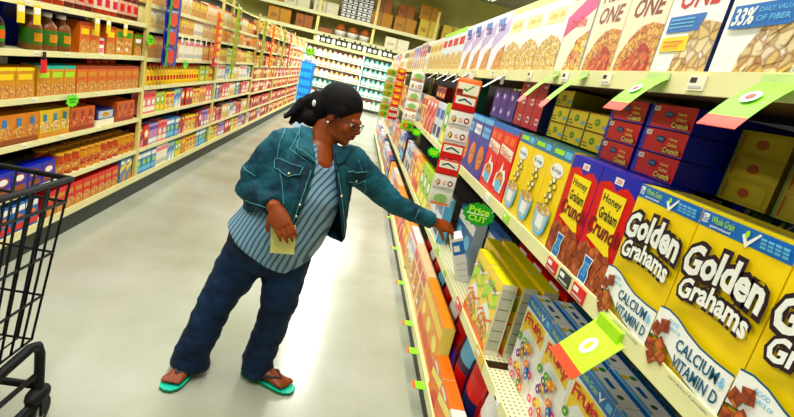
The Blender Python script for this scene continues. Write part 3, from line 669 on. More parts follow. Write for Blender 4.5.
for i, (yy, dd) in enumerate(((2.02, 0), (2.62, 1), (2.32, 2), (3.2, 3), (3.9, 4), (4.8, 5))):
    t = empty('shelf_flag', (.598, yy, ZB - .01), label='lime paper flag standing out from the bottom right rail, %s from the camera' % ('first', 'third', 'second', 'fourth', 'fifth', 'sixth')[dd], cat='shelf tag', group='lime flags along the bottom right rail')
    mb = MB(); mb.box(-.045, 0, -.03, .03, -.003, 0, M((150, 230, 40), .4)); mb.build('flag', t); mb = MB(); mb.box(-.06, -.045, -.03, .03, -.003, 0, M((236, 120, 60), .4)); mb.build('orange_end', t)
for i, (yy, zz) in enumerate(((2.75, Z2 - .03), (3.45, Z2 - .03), (4.6, Z2 - .03))):
    t = empty('green_burst_tag', (XR - .03, yy, zz - .02), label=('green starburst tag on the middle rail by the pouch strip', 'green starburst tag on the middle rail past the pouch strip', 'green starburst tag on the middle rail farthest away')[i], cat='shelf tag', group='green starburst tags on the right')
    t.rotation_euler = (0, 0, -.5)
    mb = MB(); mb.face([((.055 if k % 2 else .045) * math.cos(2 * PI * k / 20), 0, (.04 if k % 2 else .03) * math.sin(2 * PI * k / 20)) for k in range(20)], M((60, 200, 40), .4)); mb.face([((.055 if k % 2 else .045) * math.cos(2 * PI * k / 20), .002, (.04 if k % 2 else .03) * math.sin(2 * PI * k / 20)) for k in range(20)][::-1], green); mb.build('card', t)
    mb = MB(); A = Art(mb, .08, .05, -.0006, 0, -.025); A.rect(.1, .5, .9, .8, lime); A.rect(.2, .15, .8, .4, lime); mb.build('print', t)

rnd = random.Random(9)
for zz, nm, ys in ((Z2 - .028, 'middle', (3.1, 3.3, 3.9, 4.2)), (ZT - .026, 'top', (.62, .95, 1.32, 1.6, 1.95, 2.5, 2.9)), (Z3 - .026, 'lower', (1.35, 2.4, 3.1, 3.5))):
    for yy in ys: rail_label(XR - .0005, yy, zz, (paper, lime, paper, wht)[rnd.randrange(4)], 'small paper price label on the %s rail of the right shelving' % nm, .05, .03, 'small paper labels on the %s rail' % nm)
for bay in range(3):
    for si, zz in enumerate(LS[bay]):
        for k in range(5):
            yy = LB[bay][0] + .3 + .36 * k + rnd.uniform(-.08, .08)
            mb = MB() if False else None
            put('price_label', bpy.data.meshes['left_price_label'] if 'left_price_label' in bpy.data.meshes else (lambda m_: (m_.box(-.022, .022, -.002, 0, 0, .026, paper), Art(m_, .044, .026, -.002).rect(.15, .3, .85, .6, grey), m_.mesh('left_price_label'))[2])(MB()), (XL + .0005, yy, zz - .022), RL,
                'small paper price label on the %s shelf rail of the %s left bay' % (['topmost', 'second', 'third', 'fourth', 'fifth', 'sixth'][si], ORD[bay]), 'price label', 'paper labels on the %s rail of the %s left bay' % (['topmost', 'second', 'third', 'fourth', 'fifth', 'sixth'][si], ORD[bay]))

# hanging clip strips with pouches (seen face on)
def strip(x, y, ztop, packs, label, pw, ph, group='hanging merchandise strips', rz=0):
    t = empty('merchandise_strip', (x, y, ztop), rz, label=label, cat='hanging strip', group=group)
    L = ph * len(packs) + .03
    mb = MB(); mb.box(-.012, .012, .004, .0065, -L, .03, wht); mb.build('plastic_strip', t)
    mb = MB(); mb.tube([(0, .005, .03), (0, .012, .045), (0, .062, .045)], .003, grey); mb.build('hook', t)
    return t
def pouch(kind):
    w, h, d = .13, .083, .02
    mb = MB(); n = 12; vs = []
    body, a, b = {'white': (M((236, 230, 214), .35), wht, M((200, 50, 30), .4)), 'red': (M((214, 50, 30), .35), wht, wht), 'top': (orange, wht, red), 'orange': (M((240, 120, 10), .35), yel, orange), 'blue': (dblue, green, red), 'pale': (M((226, 226, 210), .4), lime, wht), 'lime': (M((170, 190, 60), .4), yel, wht)}[kind]
    for j in range(7):
        t_ = j / 6; th = d / 2 * max(.08, math.sin(PI * t_) ** .5)
        vs.append([(w / 2 * max(-1, min(1, 1.15 * math.cos(2 * PI * k / n))), th * math.sin(2 * PI * k / n), -h + h * t_) for k in range(n)])
    for j in range(6):
        for k in range(n): mb.face([vs[j][k], vs[j][(k + 1) % n], vs[j + 1][(k + 1) % n], vs[j + 1][k]], body, True)
    mb.face(vs[0][::-1], body); mb.face(vs[-1], body)
    A = Art(mb, w, h, -.0108, 0, -h)
    if kind == 'white': A.rect(.1, .24, .9, .86, wht); A.disc(.22, .5, .1, .2, maroon); A.text('F', .17, .35, .27, .62, cream, bold=.03); A.text('G', .42, .38, .56, .62, orange, bold=.03); A.disc(.76, .52, .12, .2, brown); A.disc(.76, .52, .06, .1, wht); A.rect(.06, .06, .94, .14, grey)
    elif kind == 'red': A.rect(.08, .45, .92, .9, paper); A.poly([(.2, .55), (.45, .7), (.8, .5), (.8, .6), (.45, .82), (.2, .66)], teal); A.rect(.1, .12, .9, .3, red)
    elif kind == 'top': A.rect(.05, .05, .95, .7, paper); A.poly([(.3, .3), (.45, .2), (.75, .6), (.7, .64), (.45, .32), (.34, .4)], green); A.rect(.05, .05, .3, .3, maroon)
    elif kind == 'orange': A.rect(.05, .1, .95, .3, red); A.disc(.5, .6, .3, .2, yel)
    elif kind == 'blue': A.disc(.5, .5, .36, .36, M((210, 80, 30), .4)); A.disc(.45, .5, .2, .2, red); A.rect(.8, 0, 1, 1, dblue); A.rect(0, 0, .2, 1, green)
    elif kind == 'pale': A.disc(.5, .5, .3, .3, M((150, 190, 120), .4)); A.rect(.1, .1, .9, .2, orange)
    else: A.disc(.5, .5, .35, .3, green); A.disc(.4, .5, .15, .2, orange)
    return mb.mesh(kind + '_pouch')
MP = {k: pouch(k) for k in ('white', 'red', 'top', 'orange', 'blue', 'pale', 'lime')}
num = ['top', 'second', 'third', 'fourth', 'fifth', 'sixth', 'seventh', 'eighth', 'ninth', 'tenth', 'eleventh', 'twelfth']
def hang(x, y, ztop, kinds, label, rz=0, s=1.0, ph=.0845, sname='the near right strip', yoff=0):
    strip(x, y, ztop, kinds, label, .13 * s, ph * s, rz=rz)
    c, sn = math.cos(rz), math.sin(rz)
    for i, k in enumerate(kinds):
        o = put('snack_pouch', MP[k], (x + sn * .009 * s, y - c * .009 * s, ztop - ph * s * i), (0, 0, rz), '%s pouch clipped %s on %s' % ({'white': 'white lettered', 'red': 'red and white', 'top': 'orange topped white', 'orange': 'orange', 'blue': 'blue and red', 'pale': 'pale green and white', 'lime': 'lime green'}[k], num[i] + ('' if num[i] == 'top' else ' from the top'), sname), 'pouch', 'pouches on ' + sname)
        o.scale = (s * .92, s, s)
hang(.545, 2.5, 1.60, ['top', 'red', 'white', 'white', 'red', 'red', 'white', 'pale'], 'white plastic strip of hanging snack pouches beside the blue cereal boxes', rz=-.1)
hang(.60, 5.3, 1.63, ['pale', 'white', 'pale', 'pale', 'white', 'lime'], 'white plastic strip of pale pouches farther along the right shelving', s=1.25, sname='the pale right strip')
hang(.60, 7.6, 1.66, ['orange'] * 6 + ['red', 'red'], 'strip of orange pouches far along the right shelving', s=1.15, sname='the orange right strip')
hang(.55, 9.2, 1.64, ['lime', 'pale', 'lime', 'lime', 'pale', 'lime', 'lime'], 'strip of lime pouches far along the right shelving', s=1.5, sname='the lime right strip')

# ------------------------------------------------------------------ left run products
def lbox(nm, w, h, d, body, kind, a, b, c=None, side=None, top=None, txt=None): return generic_box(nm, w, h, d, body, side or body, kind, a, b, c, top, txt)
def bottle(nm, r, h, body, label, cap, neck=.35, lab2=None):
    mb = MB(); mb.lathe([(r * .9, 0), (r, h * .04), (r, h * .16), (r, h * .55), (r * .95, h * .66), (r * neck, h * .84), (r * neck, h * .88), (r * neck * 1.15, h * .88), (r * neck * 1.15, h)], body, n=14,
        mats=[body, body, label, body, body, body, cap, cap])
    if lab2:
        for sx in (-1,):
            pts = []
            for v0, v1 in ((.24, .46),):
                for k in range(5):
                    a0 = -PI / 2 - .7 + 1.4 * k / 5; a1 = a0 + .28
                    mb.face([((r + .001) * math.cos(a0), (r + .001) * math.sin(a0), h * v0), ((r + .001) * math.cos(a1), (r + .001) * math.sin(a1), h * v0), ((r + .001) * math.cos(a1), (r + .001) * math.sin(a1), h * v1), ((r + .001) * math.cos(a0), (r + .001) * math.sin(a0), h * v1)], lab2)
    return mb.mesh(nm)
FRONT = XL - .015
def row(mesh, n, y, pitch, z, name, label, cat, group, depth=0, yj=0, uniq=None):
    for i in range(n):
        lb = label if not uniq else label % uniq[i]
        place(name, mesh, FRONT - depth, y + pitch * (i + .5), z, -1, lb, cat, group)
    return y + pitch * n
four = ['first', 'second', 'third', 'fourth', 'fifth', 'sixth', 'seventh', 'eighth', 'ninth']
gold = M((206, 146, 36), .4, .12); rust = M((150, 54, 16), .4, .12); amber = M((206, 108, 20), .4, .12); glass_br = M((92, 34, 18), .2, .15)
# bay 1, top shelf: syrup bottles
bs = bottle('syrup_bottle', .046, .24, glass_br, M((214, 170, 150), .4), wht, .35, red)
bs2 = bottle('syrup_bottle', .046, .24, M((160, 60, 30), .25), M((236, 220, 190), .4), red, .35, M((200, 60, 90), .4))
y = 2.62
for i in range(15):
    place('syrup_bottle', bs if (i // 3) % 2 == 0 else bs2, FRONT - .05, y + .108 * (i + .5), LS[0][0], -1, '%s syrup bottle on the top left shelf nearest the cart' % ('dark brown white capped' if (i // 3) % 2 == 0 else 'amber red capped'), 'bottle', '%s syrup bottles on the top left shelf' % ('dark' if (i // 3) % 2 == 0 else 'amber'))
# bay 1, second shelf
z = LS[0][1]
jar = bottle('green_snack_jar', .056, .215, M((120, 70, 26), .35, .2), M((60, 110, 44), .4, .2), wht, .42, gold)
mbx = lbox('brown_jar_box', .13, .2, .1, brown, 'window', dblue, c_flake, gold)
for i in range(3):
    place('snack_jar', jar, FRONT - .06, 3.02 + .14 * i, z, -1, 'brown jar with green band and white lid on the second left shelf, %s of three' % ('nearest', 'middle', 'farthest')[i], 'jar', 'green jars with white lids')
    place('tall_box', lbox('blue_header_box', .13, .235, .03, dblue, 'plain', navy, dblue, wht) if i == 0 else bpy.data.meshes['blue_header_box'], FRONT - .16, 3.02 + .14 * i, z, -1, 'blue box behind the green jars, %s of three' % ('nearest', 'middle', 'farthest')[i], 'box', 'blue boxes behind the jars')
place('snack_jar', bottle('dark_jar', .05, .2, M((70, 40, 26), .3), green, red, .4, orange), FRONT - .1, 2.79, z, -1, 'single dark jar set back at the left edge of the second shelf', 'jar')
g1 = lbox('gold_box', .12, .2, .08, amber, 'bowl', rust, c_flake, yel); g2 = lbox('gold_green_box', .13, .19, .08, gold, 'window', green, c_mix, wht); g3 = lbox('brown_picture_box', .13, .17, .08, M((150, 120, 50), .4), 'bowl', green, c_flake, wht)
row(g1, 2, 3.40, .125, z, 'mix_box', 'orange and gold box beside the green jars, %s', 'box', 'gold boxes by the jars', uniq=['nearer', 'farther'])
place('mix_packet', lbox('white_red_packet', .07, .11, .04, wht, 'plain', red, pink, wht), FRONT - .01, 3.695, z, -1, 'small white and red packet between gold boxes on the second left shelf', 'packet')
row(g1, 1, 3.74, .125, z, 'mix_box', 'orange and gold box alone past the small white packet', 'box', None)
row(g2, 2, 3.88, .13, z, 'mix_box', 'gold box with green band on the second left shelf, %s', 'box', 'gold and green boxes', uniq=['nearer', 'farther'])
row(g3, 1, 4.18, .13, z, 'mix_box', 'brown picture box beside the first left post', 'box', None)
# bay 1, third shelf
z = LS[0][2]
c1 = lbox('yellow_brown_box', .15, .17, .09, gold, 'bowl', M((236, 220, 60), .4), c_flake, yel); c2 = lbox('cyan_top_box', .125, .18, .09, gold, 'bowl', M((60, 170, 150), .4), c_flake, lime, None, M((60, 170, 150), .4)); c3 = lbox('rust_box', .125, .18, .09, amber, 'bowl', rust, c_flake, gold)
row(c1, 2, 2.66, .155, z, 'mix_box', 'yellow topped brown box on the third left shelf, %s', 'box', 'yellow topped brown boxes', uniq=['at the photo edge', 'beside the cyan topped boxes'])
row(c2, 3, 2.99, .13, z, 'mix_box', 'cyan topped gold box on the third left shelf, %s', 'box', 'cyan topped boxes', uniq=['nearest', 'middle', 'farthest'])
row(c3, 7, 3.39, .13, z, 'mix_box', 'amber baking mix box in the long run on the third left shelf', 'box', 'amber boxes on the third left shelf')
for i in range(3): place('mix_box', lbox('navy_box', .14, .22, .04, navy, 'plain', wht, sky, wht) if i == 0 else bpy.data.meshes['navy_box'], FRONT - .2, 2.70 + .15 * i, z, -1, 'navy box with white writing set back on the third left shelf', 'box', 'navy boxes set back')
for i in range(4): place('red_packet', lbox('red_low_packet', .1, .215, .04, red, 'plain', orange, rust, wht) if i == 0 else bpy.data.meshes['red_low_packet'], FRONT - .16, 3.86 + .11 * i, z, -1, 'red packet behind the amber boxes on the third left shelf', 'packet', 'red packets behind the amber boxes')
# bay 1, fourth shelf: open cases of jars
z = LS[0][3]
def case(w, h, body, pic, sq, lip):
    mb, A = carton(w, h, .22, body, body, body)
    A.rect(.02, .0, .98, .22, lip)
    n = 3
    for k in range(n): A.disc((k + .5) / n, .46, .15, .22, pic); A.rect((k + .3) / n, .62, (k + .62) / n, .88, sq)
    return mb.mesh('display_case')
y = 2.56
for w, m_, lb in ((.34, case(.34, .17, M((206, 130, 40), .45), c_flake, M((50, 120, 170), .4), brown), 'long brown display case with blue squares on the fourth left shelf at the photo edge'), (.30, case(.30, .17, M((224, 186, 70), .45), c_oat, M((40, 130, 160), .4), gold), 'yellow display case with blue squares on the fourth left shelf'), (.30, case(.30, .16, M((190, 96, 40), .45), c_berry, rust, M((150, 60, 20), .5)), 'rust brown display case next to the yellow one'),
                 ):
    place('display_case', m_, FRONT, y + w / 2 + .12, z, -1, lb, 'case'); y += w + .01
tr = MB(); tr.box(-.13, .13, 0, .2, 0, .05, wht); tr.box(-.13, .13, .0, .2, .05, .12, navy); A = Art(tr, .26, .17); A.rect(0, 0, 1, .28, paper); A.rect(.1, .34, .9, .66, silver); A.disc(.5, .5, .2, .1, gold)
place('white_tray', tr.mesh('white_tray'), FRONT, 3.80, z, -1, 'white tray of navy and silver packs on the fourth left shelf', 'tray')
place('display_case', bpy.data.meshes['display_case.002'] if 'display_case.002' in bpy.data.meshes else m_, FRONT, 4.12, z, -1, 'rust brown display case beside the first left post', 'case')
for i in range(5): place('red_packet', bpy.data.meshes['red_low_packet'], FRONT - .235, 3.62 + .12 * i, z, -1, 'red packet at the back of the fourth left shelf', 'packet', 'red packets at the back of the fourth shelf')
# bay 1, fifth shelf
z = LS[0][4]
bp = lbox('blue_dot_pack', .13, .14, .08, dblue, 'disc', rust, brown, wht)
row(bp, 4, 2.66, .135, z, 'blue_pack', 'blue pack with a white dot on the fifth left shelf behind the cart, %s', 'pack', 'blue packs with a white dot', uniq=four)
can = bottle('rust_can', .045, .15, M((186, 80, 30), .35, .2), c_flake, gold, .8); can2 = bottle('gold_can', .045, .15, M((210, 150, 60), .35, .2), c_berry, gold, .8)
for i in range(12):
    for r in range(2): place('can', (can, can2)[(i // 3) % 2], FRONT - .05 - .1 * r, 3.25 + .094 * (i + .5), z, -1, '%s can in the %s row of the fifth left shelf' % (('rust red', 'gold')[(i // 3) % 2], ('front', 'second')[r]), 'can', '%s cans, %s row' % (('rust red', 'gold')[(i // 3) % 2], ('front', 'second')[r]))
# bay 1, base deck
z = LBASE
bb = lbox('red_rice_box', .1, .17, .08, M((206, 60, 30), .4), 'bowl', red, c_flake, gold); bc = lbox('blue_yellow_box', .1, .2, .08, M((90, 130, 170), .4), 'slant', yel, gold, wht)
for i in range(5): place('mix_box', lbox('blue_white_red_box', .11, .18, .08, blu, 'stripe', wht, red, orange) if i == 0 else bpy.data.meshes['blue_white_red_box'], FRONT, 2.5 + .12 * i, z, -1, 'blue white and red box on the bottom left deck seen through the cart', 'box', 'boxes seen through the cart')
row(bb, 9, 3.12, .105, z, 'mix_box', 'red and gold box on the bottom left deck beside the cart', 'box', 'red boxes on the bottom left deck')
row(bc, 2, 4.10, .105, z, 'mix_box', 'blue and yellow box on the bottom left deck by the first post, %s', 'box', 'blue and yellow boxes by the post', uniq=['nearer', 'farther'])

# farther bays: assorted packs
PK = {}
def pk(key):
    if key in PK: return PK[key]
    body, a, b, c, kind, w, h = {
        'tan': (M((224, 190, 120), .4), rust, c_flake, yel, 'bowl', .12, .17), 'orange': (M((230, 140, 60), .4), red, c_flake, yel, 'bowl', .12, .19), 'white': (paper, pink, grey, wht, 'stripe', .14, .2),
        'yellow': (M((240, 210, 50), .4), red, c_mix, wht, 'window', .11, .17), 'pink': (M((226, 130, 130), .4), red, paper, wht, 'stripe', .1, .2), 'sky': (M((150, 190, 220), .4), blu, wht, lime, 'slant', .1, .19),
        'red': (M((196, 34, 44), .4), yel, maroon, wht, 'disc', .11, .19), 'blue': (M((70, 130, 190), .4), wht, sky, lime, 'stripe', .1, .2), 'lime': (M((180, 200, 70), .4), green, yel, wht, 'disc', .1, .18),
        'maroon': (M((110, 20, 30), .4), red, pink, cream, 'slant', .1, .19), 'lilac': (M((170, 150, 200), .4), purple, wht, pink, 'stripe', .1, .19), 'cream': (M((236, 222, 170), .4), orange, c_oat, wht, 'bowl', .12, .19)}[key]
    PK[key] = generic_box(key + '_pack', w, h, .085, body, body, kind, a, b, c), w, h
    return PK[key]
CN = {'tan': 'tan', 'orange': 'orange', 'white': 'white', 'yellow': 'yellow', 'pink': 'pink', 'sky': 'sky blue', 'red': 'red', 'blue': 'mid blue', 'lime': 'lime green', 'maroon': 'maroon', 'lilac': 'lilac', 'cream': 'cream'}
KN = {'tan': 'grocery_pack_a', 'orange': 'grocery_pack_a', 'white': 'mix_box', 'yellow': 'grocery_pack_b', 'pink': 'grocery_pack_c', 'sky': 'grocery_pack_d', 'red': 'grocery_pack_d', 'blue': 'grocery_pack_b', 'lime': 'grocery_pack_c', 'maroon': 'grocery_pack_c', 'lilac': 'grocery_pack_c', 'cream': 'grocery_pack_a'}  # all the same assorted grocery packs, names only split them by colour
SHN = {6: ['topmost', 'second', 'third', 'fourth', 'fifth', 'lowest'], }
mus = bottle('yellow_squeeze_bottle', .036, .19, M((236, 196, 30), .35, .08), M((250, 220, 60), .35), red, .35, red)
def lrow(bay, si, z, y0, y1, order, h=None):
    y = y0; i = 0
    sh = ['topmost', 'second', 'third', 'fourth', 'fifth', 'sixth', 'bottom'][si]
    while True:
        key, n = order[i % len(order)]; i += 1
        for q in range(n):
            if key == 'mustard':
                if y + .078 > y1: return
                place('squeeze_bottle', mus, FRONT - .045, y + .039, z, -1, 'yellow squeeze bottle with red label in the %s left bay' % ORD[bay], 'bottle', 'yellow squeeze bottles in the %s left bay' % ORD[bay]); y += .078; continue
            me, w, hh = pk(key)
            if y + w > y1: return
            place(KN[key], me, FRONT - random.uniform(0, .012), y + w / 2, z, -1, '%s pack on the %s shelf of the %s left bay' % (CN[key], sh, ORD[bay]), 'pack', '%s packs, %s shelf, %s left bay' % (CN[key], sh, ORD[bay])); y += w + .006
rb = [[[('tan', 4), ('cream', 4)], [('cream', 3), ('tan', 6), ('white', 2)], [('orange', 6), ('white', 5), ('tan', 2)], [('mustard', 19), ('lime', 3)], [('pink', 3), ('lime', 2), ('yellow', 2), ('sky', 2), ('red', 3), ('yellow', 2), ('orange', 2)], [('maroon', 1), ('red', 1), ('lilac', 2), ('pink', 2), ('blue', 3), ('maroon', 2), ('yellow', 3)], [('blue', 4), ('white', 2), ('sky', 2), ('lime', 2), ('orange', 1), ('yellow', 3)]],
      [[('cream', 3), ('tan', 3), ('red', 2)], [('orange', 3), ('yellow', 2), ('red', 2)], [('tan', 3), ('lime', 2), ('yellow', 3), ('orange', 2)], [('white', 3), ('sky', 2), ('lime', 2), ('cream', 3)], [('blue', 2), ('maroon', 2), ('pink', 3), ('cream', 3)], [('pink', 2), ('maroon', 3), ('cream', 3), ('sky', 2)], [('lime', 2), ('yellow', 2), ('lilac', 3), ('red', 3)]],
      [[('tan', 2), ('yellow', 3), ('cream', 2)], [('orange', 2), ('red', 2), ('yellow', 3)], [('yellow', 4), ('orange', 3), ('red', 2)], [('red', 3), ('cream', 2), ('orange', 3)], [('red', 3), ('pink', 3), ('cream', 1)], [('maroon', 3), ('red', 5)], [('sky', 2), ('red', 5), ('maroon', 2)]],
      [[('cream', 3), ('pink', 3), ('tan', 2)], [('pink', 3), ('tan', 2), ('red', 2)], [('red', 2), ('pink', 3), ('cream', 2)], [('red', 3), ('pink', 2)], [('red', 4), ('orange', 2)], [('red', 5), ('maroon', 2)], [('red', 4), ('yellow', 2)]]]
rb.append(rb[3])
for bay in range(5):
    a, b = LB[bay + 1]
    zs = LS[bay + 1] + [LBASE]; rows_ = rb[bay]
    if len(zs) < 7: rows_ = rows_[:1] + rows_[2:] if False else rows_[7 - len(zs):]
    for si, z in enumerate(zs): lrow(bay + 1, si, z, a + .01, b - .06, rows_[si])
# packs filling on top of the far left bays
for bay, hh in ((2, 2), (3, 2), (4, 2)):
    pass
# flags and tags on the left
for i, (yy, zz) in enumerate(((2.80, 1.47), (2.93, 1.47), (3.55, 1.475), (3.70, 1.475), (3.95, 1.475))):
    t = empty('shelf_tag', (XL + .012, yy, zz - .01), label='yellow shelf tag hanging under the syrup bottles, %s from the cart' % four[i], cat='shelf tag', group='yellow tags under the syrup bottles')
    mb = MB(); mb.box(0, .0015, -.03, .03, -.1, 0, M((232, 210, 90), .4)); mb.build('paper_flag', t); mb = MB(); mb.box(.0016, .0024, -.025, .025, -.045, -.012, wht); mb.build('price_print', t)
t = empty('red_tag', (XL + .012, 3.0, 1.2), label='small red tag with black clip hanging from the second left shelf', cat='shelf tag')
mb = MB(); mb.box(0, .0015, -.028, .028, -.1, -.02, red); mb.build('card', t); mb = MB(); mb.box(0, .006, -.012, .012, -.025, .02, blk); mb.build('clip', t)
for i, (yy, zz, lb) in enumerate(((3.27, .93, 'green burst sign on the third left shelf edge'), (4.36, 1.36, 'green burst sign on the first left post'), (5.25, 1.17, 'green burst sign on a shelf edge in the second left bay'))):
    t = empty('green_burst_tag', (XL + .032, yy, zz), PI / 2, label=lb, cat='sign', group='green burst signs on the left')
    mb = MB(); mb.face([((.075 if k % 2 else .06) * math.cos(2 * PI * k / 20), 0, (.045 if k % 2 else .035) * math.sin(2 * PI * k / 20)) for k in range(20)], M((130, 230, 50), .4)); mb.face([((.075 if k % 2 else .06) * math.cos(2 * PI * k / 20), .002, (.045 if k % 2 else .035) * math.sin(2 * PI * k / 20)) for k in range(20)][::-1], green); mb.build('card', t)
    mb = MB(); A = Art(mb, .1, .05, -.0006, 0, -.025); A.rect(.1, .55, .9, .8, green); A.rect(.2, .2, .8, .42, green); mb.build('print', t)
for i in range(7):
    t = empty('shelf_tag', (XL + .012, 4.95 + .19 * i, 1.45 - .005), label='white paper tag hanging under the second shelf of the second left bay', cat='shelf tag', group='white tags in the second left bay')
    mb = MB(); mb.box(0, .0015, -.02, .02, -.075, 0, wht); mb.build('paper_flag', t)
def lhang(y, ztop, kinds, label, s, ph, sname):
    strip(XL + .06, y, ztop, kinds, label, .13 * s, ph * s, rz=PI / 2)
    for i, k in enumerate(kinds):
        o = put('snack_pouch', MP[k], (XL + .06 + .009 * s, y, ztop - ph * s * i), (0, 0, PI / 2), '%s pouch clipped %s on %s' % ({'white': 'white lettered', 'red': 'red and white', 'top': 'orange topped white', 'orange': 'orange', 'blue': 'blue and red', 'pale': 'pale green and white', 'lime': 'lime green'}[k], num[i] + ('' if num[i] == 'top' else ' from the top'), sname), 'pouch', 'pouches on ' + sname); o.scale = (s,) * 3
lhang(4.64, 1.80, ['blue'] * 4, 'strip of blue and red pouches hanging by the first left post', 2.0, .078, 'the blue left strip')
lhang(6.1, 1.78, ['orange'] * 6 + ['red'], 'strip of orange pouches hanging by the second left post', 1.45, .0575, 'the orange left strip')
for i, (yy, kk, nm) in enumerate(((6.95, 'lime', 'lime'), (8.75, 'lime', 'farther lime'), (9.6, 'orange', 'far orange'), (10.9, 'lime', 'farthest lime'), (11.9, 'red', 'far red'))):
    lhang(yy, 1.93, [kk] * 8, 'strip of %s pouches in front of the left shelving' % nm, 1.5, .062, 'the %s left strip' % nm)

# ------------------------------------------------------------------ back of the shop
def unit(x0, x1, label):
    t = empty('wall_shelving', ((x0 + x1) / 2, 18.4, 0), label=label, cat='shelving', group='bright shelving on the back wall'); L = (x1 - x0) / 2
    mb = MB(); mb.box(-L, L, .5, .55, 0, 2.0, m_white); mb.build('back_panel', t)
    for sx in (-1, 1): mb = MB(); mb.box(sx * L - .03 if sx > 0 else -L, sx * L if sx > 0 else -L + .03, 0, .5, 0, 2.0, m_white); mb.build('side_panel', t)
    for z in (.15, .55, .92, 1.28, 1.62): mb = MB(); mb.box(-L + .03, L - .03, 0, .5, z - .03, z, m_white); mb.build('shelf', t)
    mb = MB(); mb.box(-L, L, -.05, .5, 1.97, 2.08, M((196, 196, 150), .5)); mb.build('canopy', t)
cl = {'pastel': M((244, 214, 170), .4), 'aqua': M((120, 190, 190), .4), 'peach': M((244, 190, 140), .4), 'white': wht, 'mint': M((180, 220, 190), .4)}
fbk = {}
for k, c_ in cl.items():
    fbk[k] = bottle(k + '_carton_bottle', .088, .27, c_, wht, c_ if k != 'white' else red, .5)
for j, (x0, x1, nm) in enumerate(((-4.2, -2.1, 'leftmost'), (-2.1, 0, 'middle'), (0, 2.1, 'third'), (2.1, 4.2, 'rightmost'))):
    unit(x0, x1, '%s bright unit of shelves against the back wall' % nm)
    for si, z in enumerate((.15, .55, .92, 1.28, 1.62)):
        ks = [('white', 'mint'), ('aqua', 'mint'), ('peach', 'white'), ('pastel', 'peach'), ('white', 'pastel')][si]
        for i in range(11):
            k = ks[0] if i % 5 < 3 else ks[1]
            if nm == 'third' and si > 0: k = ('aqua', 'mint')[i % 2]
            put('juice_bottle', fbk[k], (x0 + .14 + .183 * i, 18.5, z), (0, 0, 0), '%s bottle on the %s shelf up of the %s back unit' % (k, ('lowest', 'second', 'third', 'fourth', 'fifth')[si], nm), 'bottle', '%s bottles, shelf %s, %s back unit' % (k, si + 1, nm))
# dark and white bottles standing on the canopy
dk = bottle('dark_bottle', .07, .3, M((30, 26, 24), .3), wht, blk, .4); wb = bottle('white_tub', .07, .24, wht, paper, blk, .6)
for i in range(15): put('dark_bottle', dk if i % 3 else wb, (-1.75 + .19 * i, 18.55, 1.67 if False else 2.08), (0, 0, 0), '%s on the back shelf canopy below the cartons' % ('dark bottle' if i % 3 else 'white tub'), 'bottle', '%s on the canopy' % ('dark bottles' if i % 3 else 'white tubs'))
t = empty('warehouse_rack', (0, 18.9, 0), label='tall yellowish storage rack above the bright back shelving', cat='rack')
m_beam = M((206, 204, 164), .5, .05)
for xx in (-4.9, -1.9, .15, 2.4, 4.9): mb = MB(); mb.box(xx - .05, xx + .05, .1, .2, 0, 4.1, m_post); mb.build('upright', t)
for z in (2.45, 3.12):
    mb = MB(); mb.box(-4.9, 4.9, 0, .1, z - .12, z, m_beam); mb.build('beam', t)
    mb = MB(); mb.box(-4.9, 4.9, .1, .95, z - .03, z - .005, M((120, 110, 60), .6)); mb.build('deck', t)
def cartonbox(w, h, d, c_, tape, nm):
    mb = MB(); mb.box(-w / 2, w / 2, 0, d, 0, h, M(c_, .7, .1)); A = Art(mb, w, h); A.rect(.45, 0, .55, 1, M(tape, .5)); A.rect(.1, .3, .38, .55, M(tape, .5)); mb.face([(-w / 2, d * .45, h + .001), (w / 2, d * .45, h + .001), (w / 2, d * .55, h + .001), (-w / 2, d * .55, h + .001)], M(tape, .5)); return mb.mesh(nm)
cb = [cartonbox(.8, .5, .6, (178, 130, 66), (140, 96, 44), 'brown_carton'), cartonbox(.75, .62, .6, (206, 180, 96), (160, 130, 60), 'yellow_carton'), cartonbox(.9, .4, .6, (222, 216, 190), (190, 180, 150), 'pale_carton'), cartonbox(.6, .45, .6, (150, 92, 50), (110, 60, 30), 'rust_carton')]
for i, (x_, z_, k, lb) in enumerate(((-2.4, 2.45, 3, 'rust brown carton on the lower rack beam above the left shelving end'), (-3.3, 2.45, 0, 'tan carton on the lower rack beam at the far left'), (1.1, 2.45, 2, 'pale wide carton on the lower rack beam right of the post'), (2.9, 2.45, 1, 'yellowish carton on the lower rack beam at right'),
        (.35, 3.12, 0, 'brown carton on the upper rack beam right of the black and white stack'), (1.25, 3.12, 0, 'brown carton in the middle of the upper rack beam'), (2.15, 3.12, 1, 'yellowish carton on the upper rack beam'), (3.05, 3.12, 1, 'yellowish carton farthest right on the upper rack beam'), (.35, 3.62, 3, 'rust carton on top of the brown one near the black and white stack'), (1.2, 3.62, 3, 'rust carton stacked on the middle brown carton'), (2.1, 3.74, 0, 'brown carton topmost above the yellowish one'),
        (-1.70, 3.12, 2, 'pale wide carton on the upper rack beam left of the black and white stack'), (-2.75, 3.12, 2, 'second pale wide carton on the upper rack beam'), (-3.6, 3.12, 0, 'tan carton at the far left on the upper rack beam'))):
    put('shipping_carton', cb[k], (x_, 19.13, z_), (0, 0, 0), lb, 'carton')
chk = MB(); chk.box(-.28, .28, 0, .5, 0, .16, blk); A = Art(chk, .56, .16)
for a_ in range(3): A.disc((a_ + .5) / 3, .62, .13, .26, wht, 10); A.disc((a_ + .5) / 3, .66, .07, .12, grey, 8)
A.rect(0, .04, 1, .2, wht)
me = chk.mesh('patterned_tray')
for c in range(2):
    for j in range(5): put('patterned_tray', me, (-.87 + .58 * c, 19.13, 3.125 + .165 * j), (0, 0, 0), 'black tray with white round tubs, %s of the %s stack on the upper rack' % (('bottom', 'second', 'middle', 'fourth', 'top')[j], ('left', 'right')[c]), 'tray', 'black and white trays on the rack')
